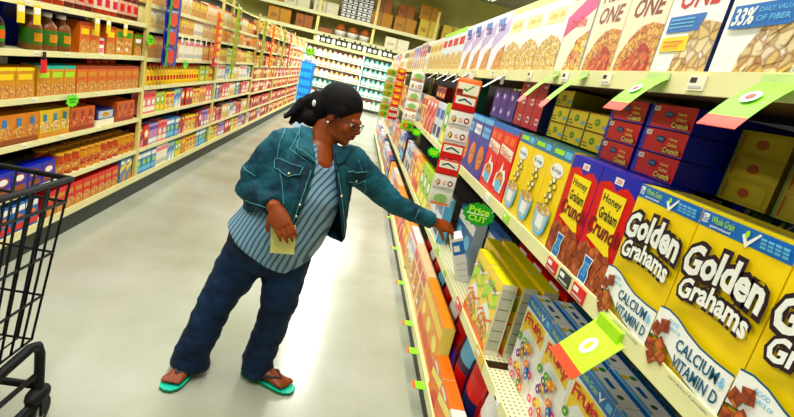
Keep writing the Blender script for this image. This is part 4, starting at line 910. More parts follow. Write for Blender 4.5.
bk = MB(); bk.lathe([(.16, 0), (.22, .18), (.23, .2)], wht, n=14); bk.lathe([(.2, .2), (.17, .34), (.08, .44), (.02, .46)], M((150, 80, 40), .7, .2), n=14)
for i in range(3): put('gift_basket', bk.mesh('gift_basket') if i == 0 else bpy.data.meshes['gift_basket'], (-1.05 + .46 * i, 19.3, 2.45), (0, 0, 0), 'brown topped white basket on the lower rack, %s of three' % ('left', 'middle', 'right')[i], 'basket', 'baskets on the rack')
tray = MB(); tray.box(-.24, .24, 0, .5, 0, .16, M((150, 90, 30), .5)); put('low_tray', tray.mesh('low_tray'), (-1.58, 19.13, 2.45), (0, 0, 0), 'low brown tray at the left of the baskets on the rack', 'tray')
# blue crate stack at the end of the left shelving
cr = MB(); cr.box(-.24, .24, -.2, .2, 0, .26, M((30, 110, 190), .5, .1)); A = Art(cr, .48, .26, -.2)
for k in range(5): A.rect(.08 + .17 * k, .2, .2 + .17 * k, .8, M((70, 160, 220), .5))
me = cr.mesh('blue_crate')
for j in range(5): put('blue_crate', me, (-1.78, 16.9, .265 * j), (0, 0, 0), 'blue crate at the end of the left shelving, %s of its stack' % ('bottom', 'second', 'third', 'fourth', 'top')[j], 'crate', 'blue crates stacked by the left shelving')
pl = MB()
rnd = random.Random(5)
pl.lathe([(.12, 0), (.16, .22)], M((240, 240, 230), .5), n=12); put('plant_pot', pl.mesh('plant_pot'), (-1.78, 16.9, 1.33), (0, 0, 0), 'white pot on top of the blue crates', 'pot')
fo = MB()
for k in range(90):
    a = rnd.uniform(0, 2 * PI); e = rnd.uniform(.1, 1.3); L = rnd.uniform(.2, .42); d = Vector((math.cos(a) * math.cos(e), math.sin(a) * math.cos(e), math.sin(e))); b0 = Vector((0, 0, 0)); t1 = d * L; wv = d.cross(Vector((0, 0, 1))).normalized() * .035
    fo.face([tuple(b0), tuple(d * L * .5 + wv), tuple(t1), tuple(d * L * .5 - wv)], (M((90, 160, 40), .5), lime)[k % 2])
tag(fo.build('leafy_plant', None, (-1.78, 16.9, 1.5)), 'bushy lime green plant above the blue crates', 'plant')

# ------------------------------------------------------------------ shopping cart
m_wire = M((10, 10, 12), .6, .2, spec=.2); m_blackp = M((8, 8, 10), .6, .2, spec=.25)
ct = empty('shopping_cart', (-1.16, 1.25, 0), label='black wire shopping cart cut off by the left edge of the photo', cat='shopping cart')
def L_(p): return (p[0] + 1.16, p[1] - 1.25, p[2])
xr, xl, yf, yb, zt, zb = -.90, -1.42, 1.70, .80, .95, .42
T = {(0): None}
topc = [(xr, yb, 1.0), (xr, yf, zt), (xl, yf, zt), (xl, yb, 1.0)]; botc = [(xr - .05, yb + .05, zb - .02), (xr - .05, yf - .10, zb - .05), (xl + .05, yf - .10, zb - .05), (xl + .05, yb + .05, zb - .02)]
def lerp(a, b, t): return tuple(a[i] + (b[i] - a[i]) * t for i in range(3))
mb = MB(); mb.tube([L_(p) for p in topc + topc[:1]], .011, m_wire); mb.tube([L_(lerp(a, b, .14)) for a, b in zip(topc + topc[:1], botc + botc[:1])], .006, m_wire); mb.build('rim', ct)
mb = MB()
for q in (.45, .72, 1.0):
    ring = [lerp(a, b, q) for a, b in zip(topc, botc)]; mb.tube([L_(p) for p in ring + ring[:1]], .005, m_wire, 6)
for (a0, a1, b0, b1, n) in ((topc[0], topc[1], botc[0], botc[1], 14), (topc[1], topc[2], botc[1], botc[2], 9), (topc[2], topc[3], botc[2], botc[3], 14)):
    for k in range(n + 1): mb.tube([L_(lerp(a0, a1, k / n)), L_(lerp(b0, b1, k / n))], .0042, m_wire, 5)
for k in range(11): mb.tube([L_(lerp(botc[0], botc[3], k / 10)), L_(lerp(botc[1], botc[2], k / 10))], .0032, m_wire, 5)
mb.build('wire_basket', ct)
mb = MB()
for xx in (xr - .035, xl + .035):
    mb.tube([L_(p) for p in ((xx, yb + .1, .34), (xx, yf - .13, .355), (xx, yf - .09, .34), (xx, yf - .075, .30), (xx, yf - .075, .12), (xx, yf - .12, .10), (xx, yb, .14))], .017, m_blackp)
    mb.tube([L_((xx, yb + .1, .27)), L_((xx, yf - .08, .22))], .009, m_blackp)
    mb.tube([L_((xx, yb + .05, .12)), L_((xx, yb - .02, .98))], .014, m_blackp)
mb.tube([L_((xr - .035, yf - .075, .16)), L_((xl + .035, yf - .075, .16))], .014, m_blackp)
mb.build('frame', ct)
mb = MB(); mb.tube([L_((xr, yb - .06, 1.03)), L_((xl, yb - .06, 1.03))], .017, m_blackp, 12); mb.tube([L_((xr, yb - .06, 1.03)), L_((xr, yb, 1.0))], .012, m_blackp); mb.tube([L_((xl, yb - .06, 1.03)), L_((xl, yb, 1.0))], .012, m_blackp); mb.build('handle', ct)
for xx in (xr - .035, xl + .035):
    for yy in (yf - .085, yb + .05):
        mb = MB(); c = L_((xx, yy, .063))
        n = 20; r = .06
        vs = [[(c[0] + sx, c[1] + rr * math.cos(2 * PI * k / n), c[2] + rr * math.sin(2 * PI * k / n)) for k in range(n)] for sx, rr in ((-.02, .035), (-.02, .054), (-.014, r), (.014, r), (.02, .054), (.02, .035))]
        for j in range(5):
            for k in range(n): mb.face([vs[j][k], vs[j + 1][k], vs[j + 1][(k + 1) % n], vs[j][(k + 1) % n]], m_blackp, True)
        mb.face(vs[0][::-1], grey); mb.face(vs[-1], grey)
        wo = mb.build('wheel', ct)
        mb = MB(); mb.box(c[0] - .03, c[0] - .022, c[1] - .02, c[1] + .02, .05, .13, m_blackp); mb.box(c[0] + .022, c[0] + .03, c[1] - .02, c[1] + .02, .05, .13, m_blackp); mb.ell((c[0], c[1] + .005, .125), (.034, .06, .03), m_blackp, 14, 8); mb.build('fork', wo)

# ------------------------------------------------------------------ the shopper
def skin_mat():
    return M((132, 66, 36), .45, .14, 9, spec=.4)
m_skin = skin_mat(); m_nail = M((206, 130, 100), .3)
def denim(c1, c2, name, seam=None):
    m = bpy.data.materials.new(name); m.use_nodes = True; nt = m.node_tree; b = nt.nodes['Principled BSDF']; L = nt.links.new
    tc = nt.nodes.new('ShaderNodeTexCoord'); nz = nt.nodes.new('ShaderNodeTexNoise'); nz.inputs['Scale'].default_value = 7; nz.inputs['Detail'].default_value = 6; nz.inputs['Roughness'].default_value = .65
    rp = nt.nodes.new('ShaderNodeValToRGB'); rp.color_ramp.elements[0].position = .36; rp.color_ramp.elements[1].position = .72
    rp.color_ramp.elements[0].color = (*lin(c1), 1); rp.color_ramp.elements[1].color = (*lin(c2), 1)
    n2 = nt.nodes.new('ShaderNodeTexNoise'); n2.inputs['Scale'].default_value = 160
    bp = nt.nodes.new('ShaderNodeBump'); bp.inputs['Strength'].default_value = .5; bp.inputs['Distance'].default_value = .002
    L(tc.outputs['Object'], nz.inputs['Vector']); L(tc.outputs['Object'], n2.inputs['Vector']); L(nz.outputs['Fac'], rp.inputs['Fac']); L(rp.outputs['Color'], b.inputs['Base Color'])
    L(n2.outputs['Fac'], bp.inputs['Height']); L(bp.outputs['Normal'], b.inputs['Normal']); b.inputs['Roughness'].default_value = .75
    b.inputs['Specular IOR Level'].default_value = .25
    return m
m_jacket = denim((0, 36, 54), (20, 104, 120), 'teal denim'); m_jeans = denim((0, 14, 42), (8, 50, 84), 'dark blue denim')
m_seam = denim((60, 140, 150), (110, 180, 186), 'pale denim seam'); m_jdark = denim((0, 30, 44), (10, 70, 84), 'dark denim flap')  # darker denim for the pocket flaps and plackets
def stripes():
    m = bpy.data.materials.new('striped blue shirt'); m.use_nodes = True; nt = m.node_tree; b = nt.nodes['Principled BSDF']; L = nt.links.new
    tc = nt.nodes.new('ShaderNodeTexCoord'); mp = nt.nodes.new('ShaderNodeMapping'); mp.inputs['Rotation'].default_value = (0, math.radians(-22), math.radians(20))
    wv = nt.nodes.new('ShaderNodeTexWave'); wv.bands_direction = 'X'; wv.inputs['Scale'].default_value = 15; wv.inputs['Distortion'].default_value = 2.4; wv.inputs['Detail'].default_value = 2; wv.inputs['Detail Scale'].default_value = .6
    rp = nt.nodes.new('ShaderNodeValToRGB'); e = rp.color_ramp.elements; e[0].position = .15; e[0].color = (*lin((50, 90, 122)), 1); e[1].position = .45; e[1].color = (*lin((130, 168, 190)), 1)
    L(tc.outputs['Object'], mp.inputs['Vector']); L(mp.outputs['Vector'], wv.inputs['Vector']); L(wv.outputs['Fac'], rp.inputs['Fac']); L(rp.outputs['Color'], b.inputs['Base Color'])
    b.inputs['Roughness'].default_value = .7
    return m
m_shirt = stripes(); m_hair = M((12, 8, 10), .75, .3, 60, spec=.15, bump=1)
def loft(mb, pts, rad, side=None, n=20, mat=None):
    """closed tube through pts; rad = (a, b) half widths along side / across it"""
    pts = [Vector(p) for p in pts]; b = len(mb.v); q = mb.mi(mat)
    for i, p in enumerate(pts):
        d = (pts[min(i + 1, len(pts) - 1)] - pts[max(i - 1, 0)]).normalized()
        s_ = Vector(side) if side is not None else d.orthogonal(); s_ = (s_ - d * s_.dot(d)).normalized(); o = d.cross(s_)
        r = rad[i]; a, c = r if isinstance(r, tuple) else (r, r)
        for k in range(n):
            t = 2 * PI * k / n; mb.v.append(tuple(p + s_ * math.cos(t) * a + o * math.sin(t) * c))
    for i in range(len(pts) - 1):
        for k in range(n):
            k2 = (k + 1) % n; mb.f.append((b + i * n + k, b + i * n + k2, b + (i + 1) * n + k2, b + (i + 1) * n + k)); mb.m.append(q); mb.smooth.append(True)
    mb.f.append(tuple(b + k for k in range(n))[::-1]); mb.m.append(q); mb.smooth.append(True)
    t = b + (len(pts) - 1) * n; mb.f.append(tuple(t + k for k in range(n))); mb.m.append(q); mb.smooth.append(True)
def fuse(mb, name, mat, voxel, smooth=4):
    me = mb.mesh(name)
    bm = bmesh.new(); bm.from_mesh(me); bmesh.ops.recalc_face_normals(bm, faces=bm.faces[:]); bm.to_mesh(me); bm.free()
    o = bpy.data.objects.new(name, me); S.collection.objects.link(o)
    r = o.modifiers.new('r', 'REMESH'); r.mode = 'VOXEL'; r.voxel_size = voxel; r.use_smooth_shade = True
    if smooth: sm = o.modifiers.new('s', 'SMOOTH'); sm.iterations = smooth; sm.factor = .5
    dg = bpy.context.evaluated_depsgraph_get(); dg.update()
    out = bpy.data.meshes.new_from_object(o.evaluated_get(dg)); bpy.data.objects.remove(o); bpy.data.meshes.remove(me)
    out.name = name; out.materials.clear(); out.materials.append(mat)
    for p in out.polygons: p.use_smooth = True; p.material_index = 0
    return out
def inpoly(p, poly):
    x, y = p; c = False
    for i in range(len(poly)):
        x1, y1 = poly[i]; x2, y2 = poly[i - 1]
        if (y1 > y) != (y2 > y) and x < (x2 - x1) * (y - y1) / (y2 - y1) + x1: c = not c
    return c
def sub_mesh(me, keep, push=0.0):
    bm = bmesh.new(); bm.from_mesh(me); bm.normal_update()
    kill = [f for f in bm.faces if not keep(f)]
    bmesh.ops.delete(bm, geom=kill, context='FACES')
    for it in range(6):      # straighten the cut edges
        mv = []
        for v in bm.verts:
            nb = [e.other_vert(v) for e in v.link_edges if e.is_boundary]
            if len(nb) == 2: mv.append((v, v.co * .5 + (nb[0].co + nb[1].co) * .25))
        for v, c in mv: v.co = c
    if push:
        bm.normal_update()
        for v in bm.verts: v.co += v.normal * push
    out = bpy.data.meshes.new('part'); bm.to_mesh(out); bm.free(); return out
def obj_of(me, name, mat, parent, solid=0.0):
    me.materials.clear(); me.materials.append(mat)
    for p in me.polygons: p.material_index = 0; p.use_smooth = True
    o = bpy.data.objects.new(name, me); col.objects.link(o); o.parent = parent
    if solid:
        md = o.modifiers.new('thickness', 'SOLIDIFY'); md.thickness = solid; md.offset = -1
    return o

# skeleton (world coordinates)
shR = P(284, 146, 2.11); shL = P(350, 162, 2.20); elR = P(250, 186, 2.10); wrR = P(275, 208, 1.93)
elL = P(396, 205, 2.26); wrL = P(434, 222, 2.30)
hip = P(270, 246, 2.15); belly = P(287, 222, 2.13); chest = P(304, 190, 2.12); upper = P(315, 160, 2.15); neckb = P(321, 144, 2.17)
ax = (shL - shR).normalized()                    # across the shoulders
head = P(341, 116, 2.17)
f_ = Vector((.85, -.42, -.25)).normalized(); u_ = (Vector((.12, 0, 1)) - f_ * Vector((.12, 0, 1)).dot(f_)).normalized(); s_ = f_.cross(u_).normalized()  # s_: to her right... toward the camera side
def H(a, b, c): return head + f_ * a + s_ * b + u_ * c
RH = Matrix((f_, s_, u_)).transposed()
anR = Vector((-.515, 2.045, .075)); anL = Vector((-.215, 2.075, .075))
knR = P(215, 303, 2.07); knL = P(278, 306, 2.08); hpR = P(250, 250, 2.15); hpL = P(288, 254, 2.16)

body = MB()
loft(body, [hip - (belly - hip) * .3, hip, belly, chest, upper, neckb], [(.15, .12), (.185, .14), (.18, .145), (.165, .13), (.155, .11), (.075, .065)], ax, 24, m_skin)
loft(body, [neckb - (H(-.03, 0, -.06) - neckb) * .4, neckb, (neckb + H(-.03, 0, -.06)) / 2, H(-.025, 0, -.05)], [.075, .068, .064, .064], None, 18, m_skin)
# head
body.ell(H(-.015, 0, .028), (.098, .076, .088), m_skin, 20, 14, RH); body.ell(H(.032, 0, -.03), (.06, .06, .078), m_skin, 18, 12, RH)
body.ell(H(.058, 0, -.088), (.03, .03, .022), m_skin, 14, 10, RH); body.ell(H(.018, 0, -.072), (.064, .058, .042), m_skin, 14, 10, RH)
body.ell(H(.080, 0, .012), (.018, .045, .013), m_skin, 12, 8, RH)
loft(body, [H(.082, 0, .012), H(.095, 0, -.008), H(.104, 0, -.024), H(.094, 0, -.034)], [.009, .011, .016, .012], s_, 12, m_skin)
for b in (-.012, .012): body.ell(H(.094, b, -.029), (.012, .009, .009), m_skin, 10, 7, RH)
body.ell(H(.088, 0, -.049), (.012, .022, .007), m_skin, 12, 8, RH); body.ell(H(.086, 0, -.062), (.012, .020, .008), m_skin, 12, 8, RH)
for b in (-.038, .038): body.ell(H(.062, b, -.030), (.022, .020, .022), m_skin, 12, 8, RH)
for b in (-.076, .076): body.ell(H(-.005, b, -.008), (.018, .008, .03), m_skin, 12, 8, RH)
# arms
body.ell(shR, (.062, .062, .062), m_skin)
loft(body, [shR, (shR + elR) / 2, elR, (elR + wrR) / 2, wrR], [.058, .054, .046, .042, .029], None, 16, m_skin)
body.ell(shL, (.062, .062, .062), m_skin)
loft(body, [shL, (shL + elL) / 2, elL, (elL + wrL) / 2, wrL + (wrL - elL) * .05], [.06, .052, .044, .038, .028], None, 16, m_skin)
# legs and feet
for hp, kn, an, toe in ((hpR, knR, anR, Vector((-.575, 1.862, .035))), (hpL, knL, anL, Vector((-.025, 1.998, .035)))):
    loft(body, [hip + (hp - hip) * .3, hp, (hp + kn) / 2, kn, kn + (an - kn) * .35, an], [.1, .1, .085, .064, .06, .037], None, 16, m_skin)
    d = toe - an; d.z = 0; L0 = d.length; d.normalize(); sd = Vector((-d.y, d.x, 0))
    g = Vector((an.x, an.y, 0))
    if an is anR: g = g - d * .035
    loft(body, [g - d * .05 + Vector((0, 0, .05)), g - d * .02 + Vector((0, 0, .058)), g + d * .04 + Vector((0, 0, .055)), g + d * .09 + Vector((0, 0, .046)), g + d * .13 + Vector((0, 0, .038)), g + d * .155 + Vector((0, 0, .034))],
         [(.024, .024), (.034, .036), (.034, .034), (.037, .026), (.042, .018), (.04, .013)], sd, 14, m_skin)
    for k in range(5):
        w_ = -.034 + .017 * k; ln = (.045, .042, .038, .033, .027)[k] if an is anR else (.045, .042, .038, .033, .027)[k]
        inner = 1 if an is anR else -1     # big toe on the inner side
        b0 = g + d * .14 + sd * (w_ * -inner if False else w_ * inner * 1.0) + Vector((0, 0, .033))
        loft(body, [b0, b0 + d * ln * .6 + Vector((0, 0, .003)), b0 + d * ln - Vector((0, 0, .004))], [(.012 if k == 0 else .009), (.012 if k == 0 else .0085), (.009 if k == 0 else .0065)], None, 8, m_skin)
# right hand hangs over the folded paper, back of the hand to the camera
def finger(base, dirs, lens, r):
    pts = [base - dirs[0] * .018, base]; rr = [r, r]
    p = base.copy()
    for dd, ll in zip(dirs, lens): p = p + dd * ll; pts.append(p.copy()); rr.append(rr[-1] * .9)
    loft(body, pts, rr, None, 10, m_skin)
hd = (P(283, 226, 1.90) - wrR).normalized()       # along the hand
toc = (CAM - wrR).normalized(); hs = hd.cross(toc).normalized(); hn = hs.cross(hd).normalized()   # hn: back of the hand
if hn.dot(toc) < 0: hn = -hn
hs = hd.cross(hn).normalized()
pal = wrR + hd * .045
loft(body, [wrR - hd * .02, wrR, wrR + hd * .03, wrR + hd * .062, wrR + hd * .085], [(.028, .024), (.03, .021), (.04, .019), (.044, .017), (.04, .014)], hs, 14, m_skin)
for k in range(4):
    o_ = (-.031, -.0105, .0105, .031)[k]; L_f = (.036, .041, .039, .030)[k]
    c1 = (hd * .93 + hn * -.1 + hs * o_ * 1.2).normalized(); c2 = (hd * .75 - hn * .55).normalized(); c3 = (hd * .35 - hn * .85).normalized()
    finger(wrR + hd * .082 + hs * o_ + hn * .002, [c1, c2, c3], [L_f, L_f * .62, L_f * .45], .0092)
finger(wrR + hd * .03 + hs * .036, [(hs * .7 + hd * .7 - hn * .4).normalized(), (hd * .8 - hn * .55 + hs * .1).normalized()], [.036, .030], .0105)
# left hand closes on the top of the white carton
ctop = P(455, 233, 2.31)
ld = (P(453, 229, 2.32) - wrL).normalized(); toc = (CAM - wrL).normalized(); ls = ld.cross(toc).normalized(); ln_ = ls.cross(ld).normalized()
ups = (Vector((0, 0, 1)) - ld * ld.z).normalized(); lside = ld.cross(ups).normalized()      # back of the hand faces up / camera
bk_ = (ups * .8 + toc * .5).normalized(); bk_ = (bk_ - ld * bk_.dot(ld)).normalized(); lside = ld.cross(bk_).normalized()
loft(body, [wrL - ld * .02, wrL, wrL + ld * .035, wrL + ld * .065, wrL + ld * .085], [(.027, .023), (.03, .021), (.040, .019), (.043, .017), (.04, .014)], lside, 14, m_skin)
for k in range(4):
    o_ = (-.031, -.0105, .0105, .031)[k]; L_f = (.030, .041, .039, .036)[k]
    c1 = (ld * .95 - bk_ * .25 + lside * o_).normalized(); c2 = (ld * .55 - bk_ * .85).normalized(); c3 = (-ld * .1 - bk_ * 1).normalized()
    finger(wrL + ld * .082 + lside * o_, [c1, c2, c3], [L_f, L_f * .65, L_f * .5], .0092)
finger(wrL + ld * .035 + lside * .034 - bk_ * .008, [(lside * .6 + ld * .7 - bk_ * .5).normalized(), (ld * .7 - bk_ * .8).normalized()], [.036, .03], .0105)
bme = fuse(body, 'person', m_skin, .0052, 2)
person = bpy.data.objects.new('person', bme); col.objects.link(person)
tag(person, 'person in a teal denim jacket and dark jeans leaning over to reach the right shelves', 'person')

# eyes, lips, glasses, earring
for b in (-.028, .028):
    mb = MB(); mb.ell(H(.077, b, -.004), (.012, .014, .008), M((230, 220, 210), .2), 12, 8, RH); mb.ell(H(.087, b, -.006), (.004, .006, .006), M((20, 10, 8), .1), 10, 6, RH); mb.build('eye', person)
mb = MB(); mb.ell(H(.096, 0, -.050), (.007, .021, .0055), M((120, 40, 34), .3), 12, 7, RH); mb.ell(H(.094, 0, -.060), (.008, .018, .006), M((130, 46, 40), .3), 12, 7, RH); mb.build('lips', person)
gl = empty('glasses', tuple(H(0, 0, 0)), label=None); gl.parent = None
mb = MB(); O = head
def HL(a, b, c): return tuple(H(a, b, c) - O)
m_fr = M((24, 14, 14), .55, .1)
for b in (-.031, .031):
    mb.tube([HL(.105 - .012 * abs(math.cos(t)) * (1 if math.cos(t) * b > 0 else .2), b + .024 * math.cos(t), -.004 + .016 * math.sin(t)) for t in [2 * PI * k / 18 for k in range(19)]], .0022, m_fr, 6)
mb.tube([HL(.106, -.008, .0), HL(.108, 0, .003), HL(.106, .008, .0)], .002, m_fr, 6); mb.build('frame', gl)
for sgn in (-1, 1): mb = MB(); mb.tube([HL(.093, sgn * .055, .002), HL(.06, sgn * .071, .002), HL(.0, sgn * .083, .003), HL(-.02, sgn * .082, -.01)], .002, m_fr, 6); mb.build('temple', gl)
tag(gl, 'dark framed glasses on the face of the reaching shopper', 'glasses')
mb = MB(); mb.ell(H(-.004, -.084, -.036) if (CAM - head).dot(s_) < 0 else H(-.004, .084, -.036), (.005, .004, .005), M((240, 240, 240), .15, 0), 10, 6); eo = mb.build('earring'); tag(eo, 'small bright stud earring below the black hair', 'earring')

# hair: cap, knot and braids
hr = MB()
hr.ell(H(-.026, 0, .046), (.104, .090, .090), m_hair, 24, 16, RH); hr.ell(H(-.07, 0, .0), (.062, .078, .075), m_hair, 18, 12, RH)
hr.ell(H(-.125, 0, -.005), (.055, .055, .06), m_hair, 16, 10, RH); hr.ell(P(312, 118, 2.2), (.05, .05, .04), m_hair, 14, 9)
for sgn in (-1, 1): hr.ell(H(-.02, sgn * .068, .03), (.07, .022, .045), m_hair, 14, 10, RH)
rnd = random.Random(11)
bs0 = H(-.135, 0, .0)
for k in range(16):
    a = Vector(bs0) + Vector((rnd.uniform(-.02, .02), rnd.uniform(-.03, .03), rnd.uniform(-.02, .02)))
    e1 = P(rnd.uniform(282, 300), rnd.uniform(115, 125), rnd.uniform(2.17, 2.27)); mid = (a + e1) / 2 + Vector((0, 0, rnd.uniform(.0, .03)))
    loft(hr, [a, (a + mid) / 2 + Vector((0, 0, .008)), mid, (mid + e1) / 2, e1], [.018, .018, .016, .014, .007], None, 8, m_hair)
hme = fuse(hr, 'hair', m_hair, .005, 1)
obj_of(hme, 'hair', m_hair, person)
mb = MB(); mb.ell(P(314, 103, 2.10), (.008, .006, .014), M((235, 235, 235), .3), 10, 7); mb.build('hair_clip', person)

# shirt
sh = MB()
hemc = P(268, 243, 2.15)
loft(sh, [hemc + (hemc - belly) * .05, hemc, belly, chest, upper, neckb + (upper - neckb) * .25], [(.205, .175), (.207, .18), (.195, .178), (.178, .158), (.165, .125), (.10, .08)], ax, 30, m_shirt)
sm_ = fuse(sh, 'shirt', m_shirt, .008, 4)
def ruffle(me, fn):
    nr = [v.normal.copy() for v in me.vertices]; co = [v.co.copy() for v in me.vertices]; out = []
    for c, n_ in zip(co, nr): out.extend(c + n_ * fn(c))
    me.vertices.foreach_set('co', out); me.update()
ruffle(sm_, lambda q: (noise.noise(q * 9.4) * .006))
V0 = [(316, 130), (336, 130), (333, 166), (326, 169), (318, 165)]
sm2 = sub_mesh(sm_, lambda f: not (inpoly(pix(f.calc_center_median()), V0) and f.normal.dot(CAM - f.calc_center_median()) > 0))
obj_of(sm2, 'striped_shirt', m_shirt, person, .002)

# jeans
je = MB()
loft(je, [hip + (belly - hip) * .3, hip, hip - (belly - hip) * .55], [(.195, .155), (.205, .165), (.175, .145)], ax, 24, m_jeans)
def cuff(an, z): return Vector((an.x, an.y, z))
loft(je, [hpR + (belly - hip) * .2, hpR, hpR.lerp(knR, .5), knR, knR.lerp(anR, .5), cuff(anR, .10), cuff(anR + (anR - knR) * .06, .04)], [.115, .116, .098, .080, .077, .083, .089], None, 22, m_jeans)
loft(je, [hpL + (belly - hip) * .2, hpL, hpL.lerp(knL, .5), knL, knL.lerp(anL, .5), cuff(anL, .10), cuff(anL, .04)], [.11, .112, .10, .082, .074, .074, .078], None, 22, m_jeans)
jm = fuse(je, 'jeans', m_jeans, .008, 5)
ruffle(jm, lambda q: (noise.noise(Vector((q.x * 9, q.y * 9, q.z * 22))) * .009 + noise.noise(Vector((q.x * 20 + 4, q.y * 20, q.z * 45))) * .004))
jo = obj_of(jm, 'jeans', m_jeans, person)

# jacket
jk = MB()
loft(jk, [P(293, 232, 2.13), P(296, 216, 2.125), P(302, 195, 2.12), P(309, 176, 2.14), P(315, 160, 2.15), P(317, 150, 2.16), P(320, 140, 2.17)], [(.238, .20), (.236, .198), (.222, .185), (.208, .165), (.19, .14), (.15, .11), (.085, .08)], ax, 34, m_jacket)
def mid_(a, b, t=.5): return a.lerp(b, t)
jk.ell(shR, (.080, .080, .078), m_jacket); jk.ell(P(302, 140, 2.15), (.075, .07, .055), m_jacket); jk.ell(shR.lerp(chest, .4), (.1, .1, .09), m_jacket)
loft(jk, [shR, mid_(shR, elR, .45), mid_(shR, elR, .85), elR, mid_(elR, wrR, .35), mid_(elR, wrR, .9)], [.080, .084, .078, .070, .062, .046], None, 22, m_jacket)
jk.ell(shL, (.085, .085, .085), m_jacket); jk.ell(shL.lerp(chest, .4), (.1, .1, .09), m_jacket)
loft(jk, [shL, mid_(shL, elL, .4), mid_(shL, elL, .8), elL, mid_(elL, wrL, .5), mid_(elL, wrL, .97)], [.084, .068, .058, .054, .047, .041], None, 22, m_jacket)
jme = fuse(jk, 'jacket', m_jacket, .007, 5)
ruffle(jme, lambda q: (noise.noise(Vector((q.x * 14, q.y * 14, q.z * 14))) * .005 + noise.noise(Vector((q.x * 38 + 4, q.y * 38, q.z * 38))) * .004))
OPEN = [(316, 120), (331, 138), (336, 168), (341, 208), (344, 246), (342, 275), (200, 275), (222, 214), (243, 205), (262, 211), (280, 222), (294, 227), (305, 202), (316, 166), (311, 150), (306, 138)]
HEMCUT = [(344, 246), (366, 202), (420, 300), (200, 300), (222, 214), (243, 206), (262, 212), (280, 223), (294, 228), (318, 232), (343, 243)]
armR = [shR, elR, wrR]
def near_arm(c):
    best = 9
    for a, b in ((shR, elR), (elR, wrR)):
        t = max(0, min(1, (c - a).dot(b - a) / (b - a).length_squared)); best = min(best, (c - a.lerp(b, t)).length)
    return best
def keepj(f):
    c = f.calc_center_median(); p = pix(c); facing = f.normal.dot(CAM - c) > 0
    if near_arm(c) < .088 and not (p[1] > 212): 
        return True
    if inpoly(p, HEMCUT): return False
    if facing and inpoly(p, OPEN): return False
    if inpoly(p, [(318, 120), (330, 120), (334, 150), (314, 150)]): return False
    return True
j2 = sub_mesh(jme, keepj)
jo = obj_of(j2, 'denim_jacket', m_jacket, person, .006)
def patch(poly, name, mat, push, th):
    mm = sub_mesh(jme, lambda f: f.normal.dot(CAM - f.calc_center_median()) > 0 and inpoly(pix(f.calc_center_median()), poly), push)
    if len(mm.polygons): return obj_of(mm, name, mat, jo, th)
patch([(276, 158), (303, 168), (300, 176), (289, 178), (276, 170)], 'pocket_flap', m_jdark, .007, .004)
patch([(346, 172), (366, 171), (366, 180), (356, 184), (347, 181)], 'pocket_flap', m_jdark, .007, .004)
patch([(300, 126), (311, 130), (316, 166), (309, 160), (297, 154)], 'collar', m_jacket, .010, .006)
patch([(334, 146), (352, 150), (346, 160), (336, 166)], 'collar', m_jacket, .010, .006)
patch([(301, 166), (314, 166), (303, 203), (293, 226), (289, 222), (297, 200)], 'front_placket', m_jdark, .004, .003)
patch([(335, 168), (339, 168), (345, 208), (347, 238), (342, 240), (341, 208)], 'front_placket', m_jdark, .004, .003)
from mathutils.bvhtree import BVHTree
bvh = BVHTree.FromPolygons([v.co for v in jme.vertices], [tuple(p.vertices) for p in jme.polygons])
def on_cloth(x, y, h):
    hit = bvh.ray_cast(CAM, ray(x, y).normalized())
    return None if hit[0] is None else hit[0] + hit[1] * h
for (bx, by) in ((289, 174), (356, 180), (300, 205), (296, 216), (340, 196)):
    p = on_cloth(bx, by, .010)
    if p: mb = MB(); mb.ell(p, (.006, .006, .006), M((210, 200, 170), .25, metal=.6), 10, 6); mb.build('button', jo)
def stitch(path, h=.007, r_=.0016):
    pts = []
    for (x0, y0), (x1, y1) in zip(path, path[1:]):
        n = max(2, int(math.hypot(x1 - x0, y1 - y0) / 2.5))
        for k in range(n):
            p = on_cloth(x0 + (x1 - x0) * k / n, y0 + (y1 - y0) * k / n, h)
            if p: pts.append(p)
    p = on_cloth(*path[-1], h)
    if p: pts.append(p)
    pts = [p for i, p in enumerate(pts) if i == 0 or (p - pts[i - 1]).length < .05]
    if len(pts) > 2: mb = MB(); mb.tube(pts, r_, m_seam, 5); mb.build('stitching', jo)
stitch([(276, 158), (290, 164), (303, 168)], .013); stitch([(276, 158), (276, 169), (289, 177), (300, 175), (303, 168)], .012)
stitch([(346, 172), (366, 171)], .013); stitch([(347, 181), (356, 183), (366, 179)], .012)
stitch([(311, 171), (300, 203), (292, 224)]); stitch([(337, 172), (342, 208), (344, 236)])
stitch([(286, 128), (280, 142), (277, 158), (282, 180), (284, 205)], .005); stitch([(300, 130), (298, 150), (310, 158), (316, 164)], .016)
stitch([(246, 200), (262, 206), (278, 212)], .005); stitch([(298, 133), (290, 150), (305, 160)], .006)
stitch([(358, 160), (362, 172), (366, 188), (362, 204)], .005); stitch([(419, 210), (415, 218), (418, 224)], .005); stitch([(240, 160), (246, 170), (256, 176)], .004)

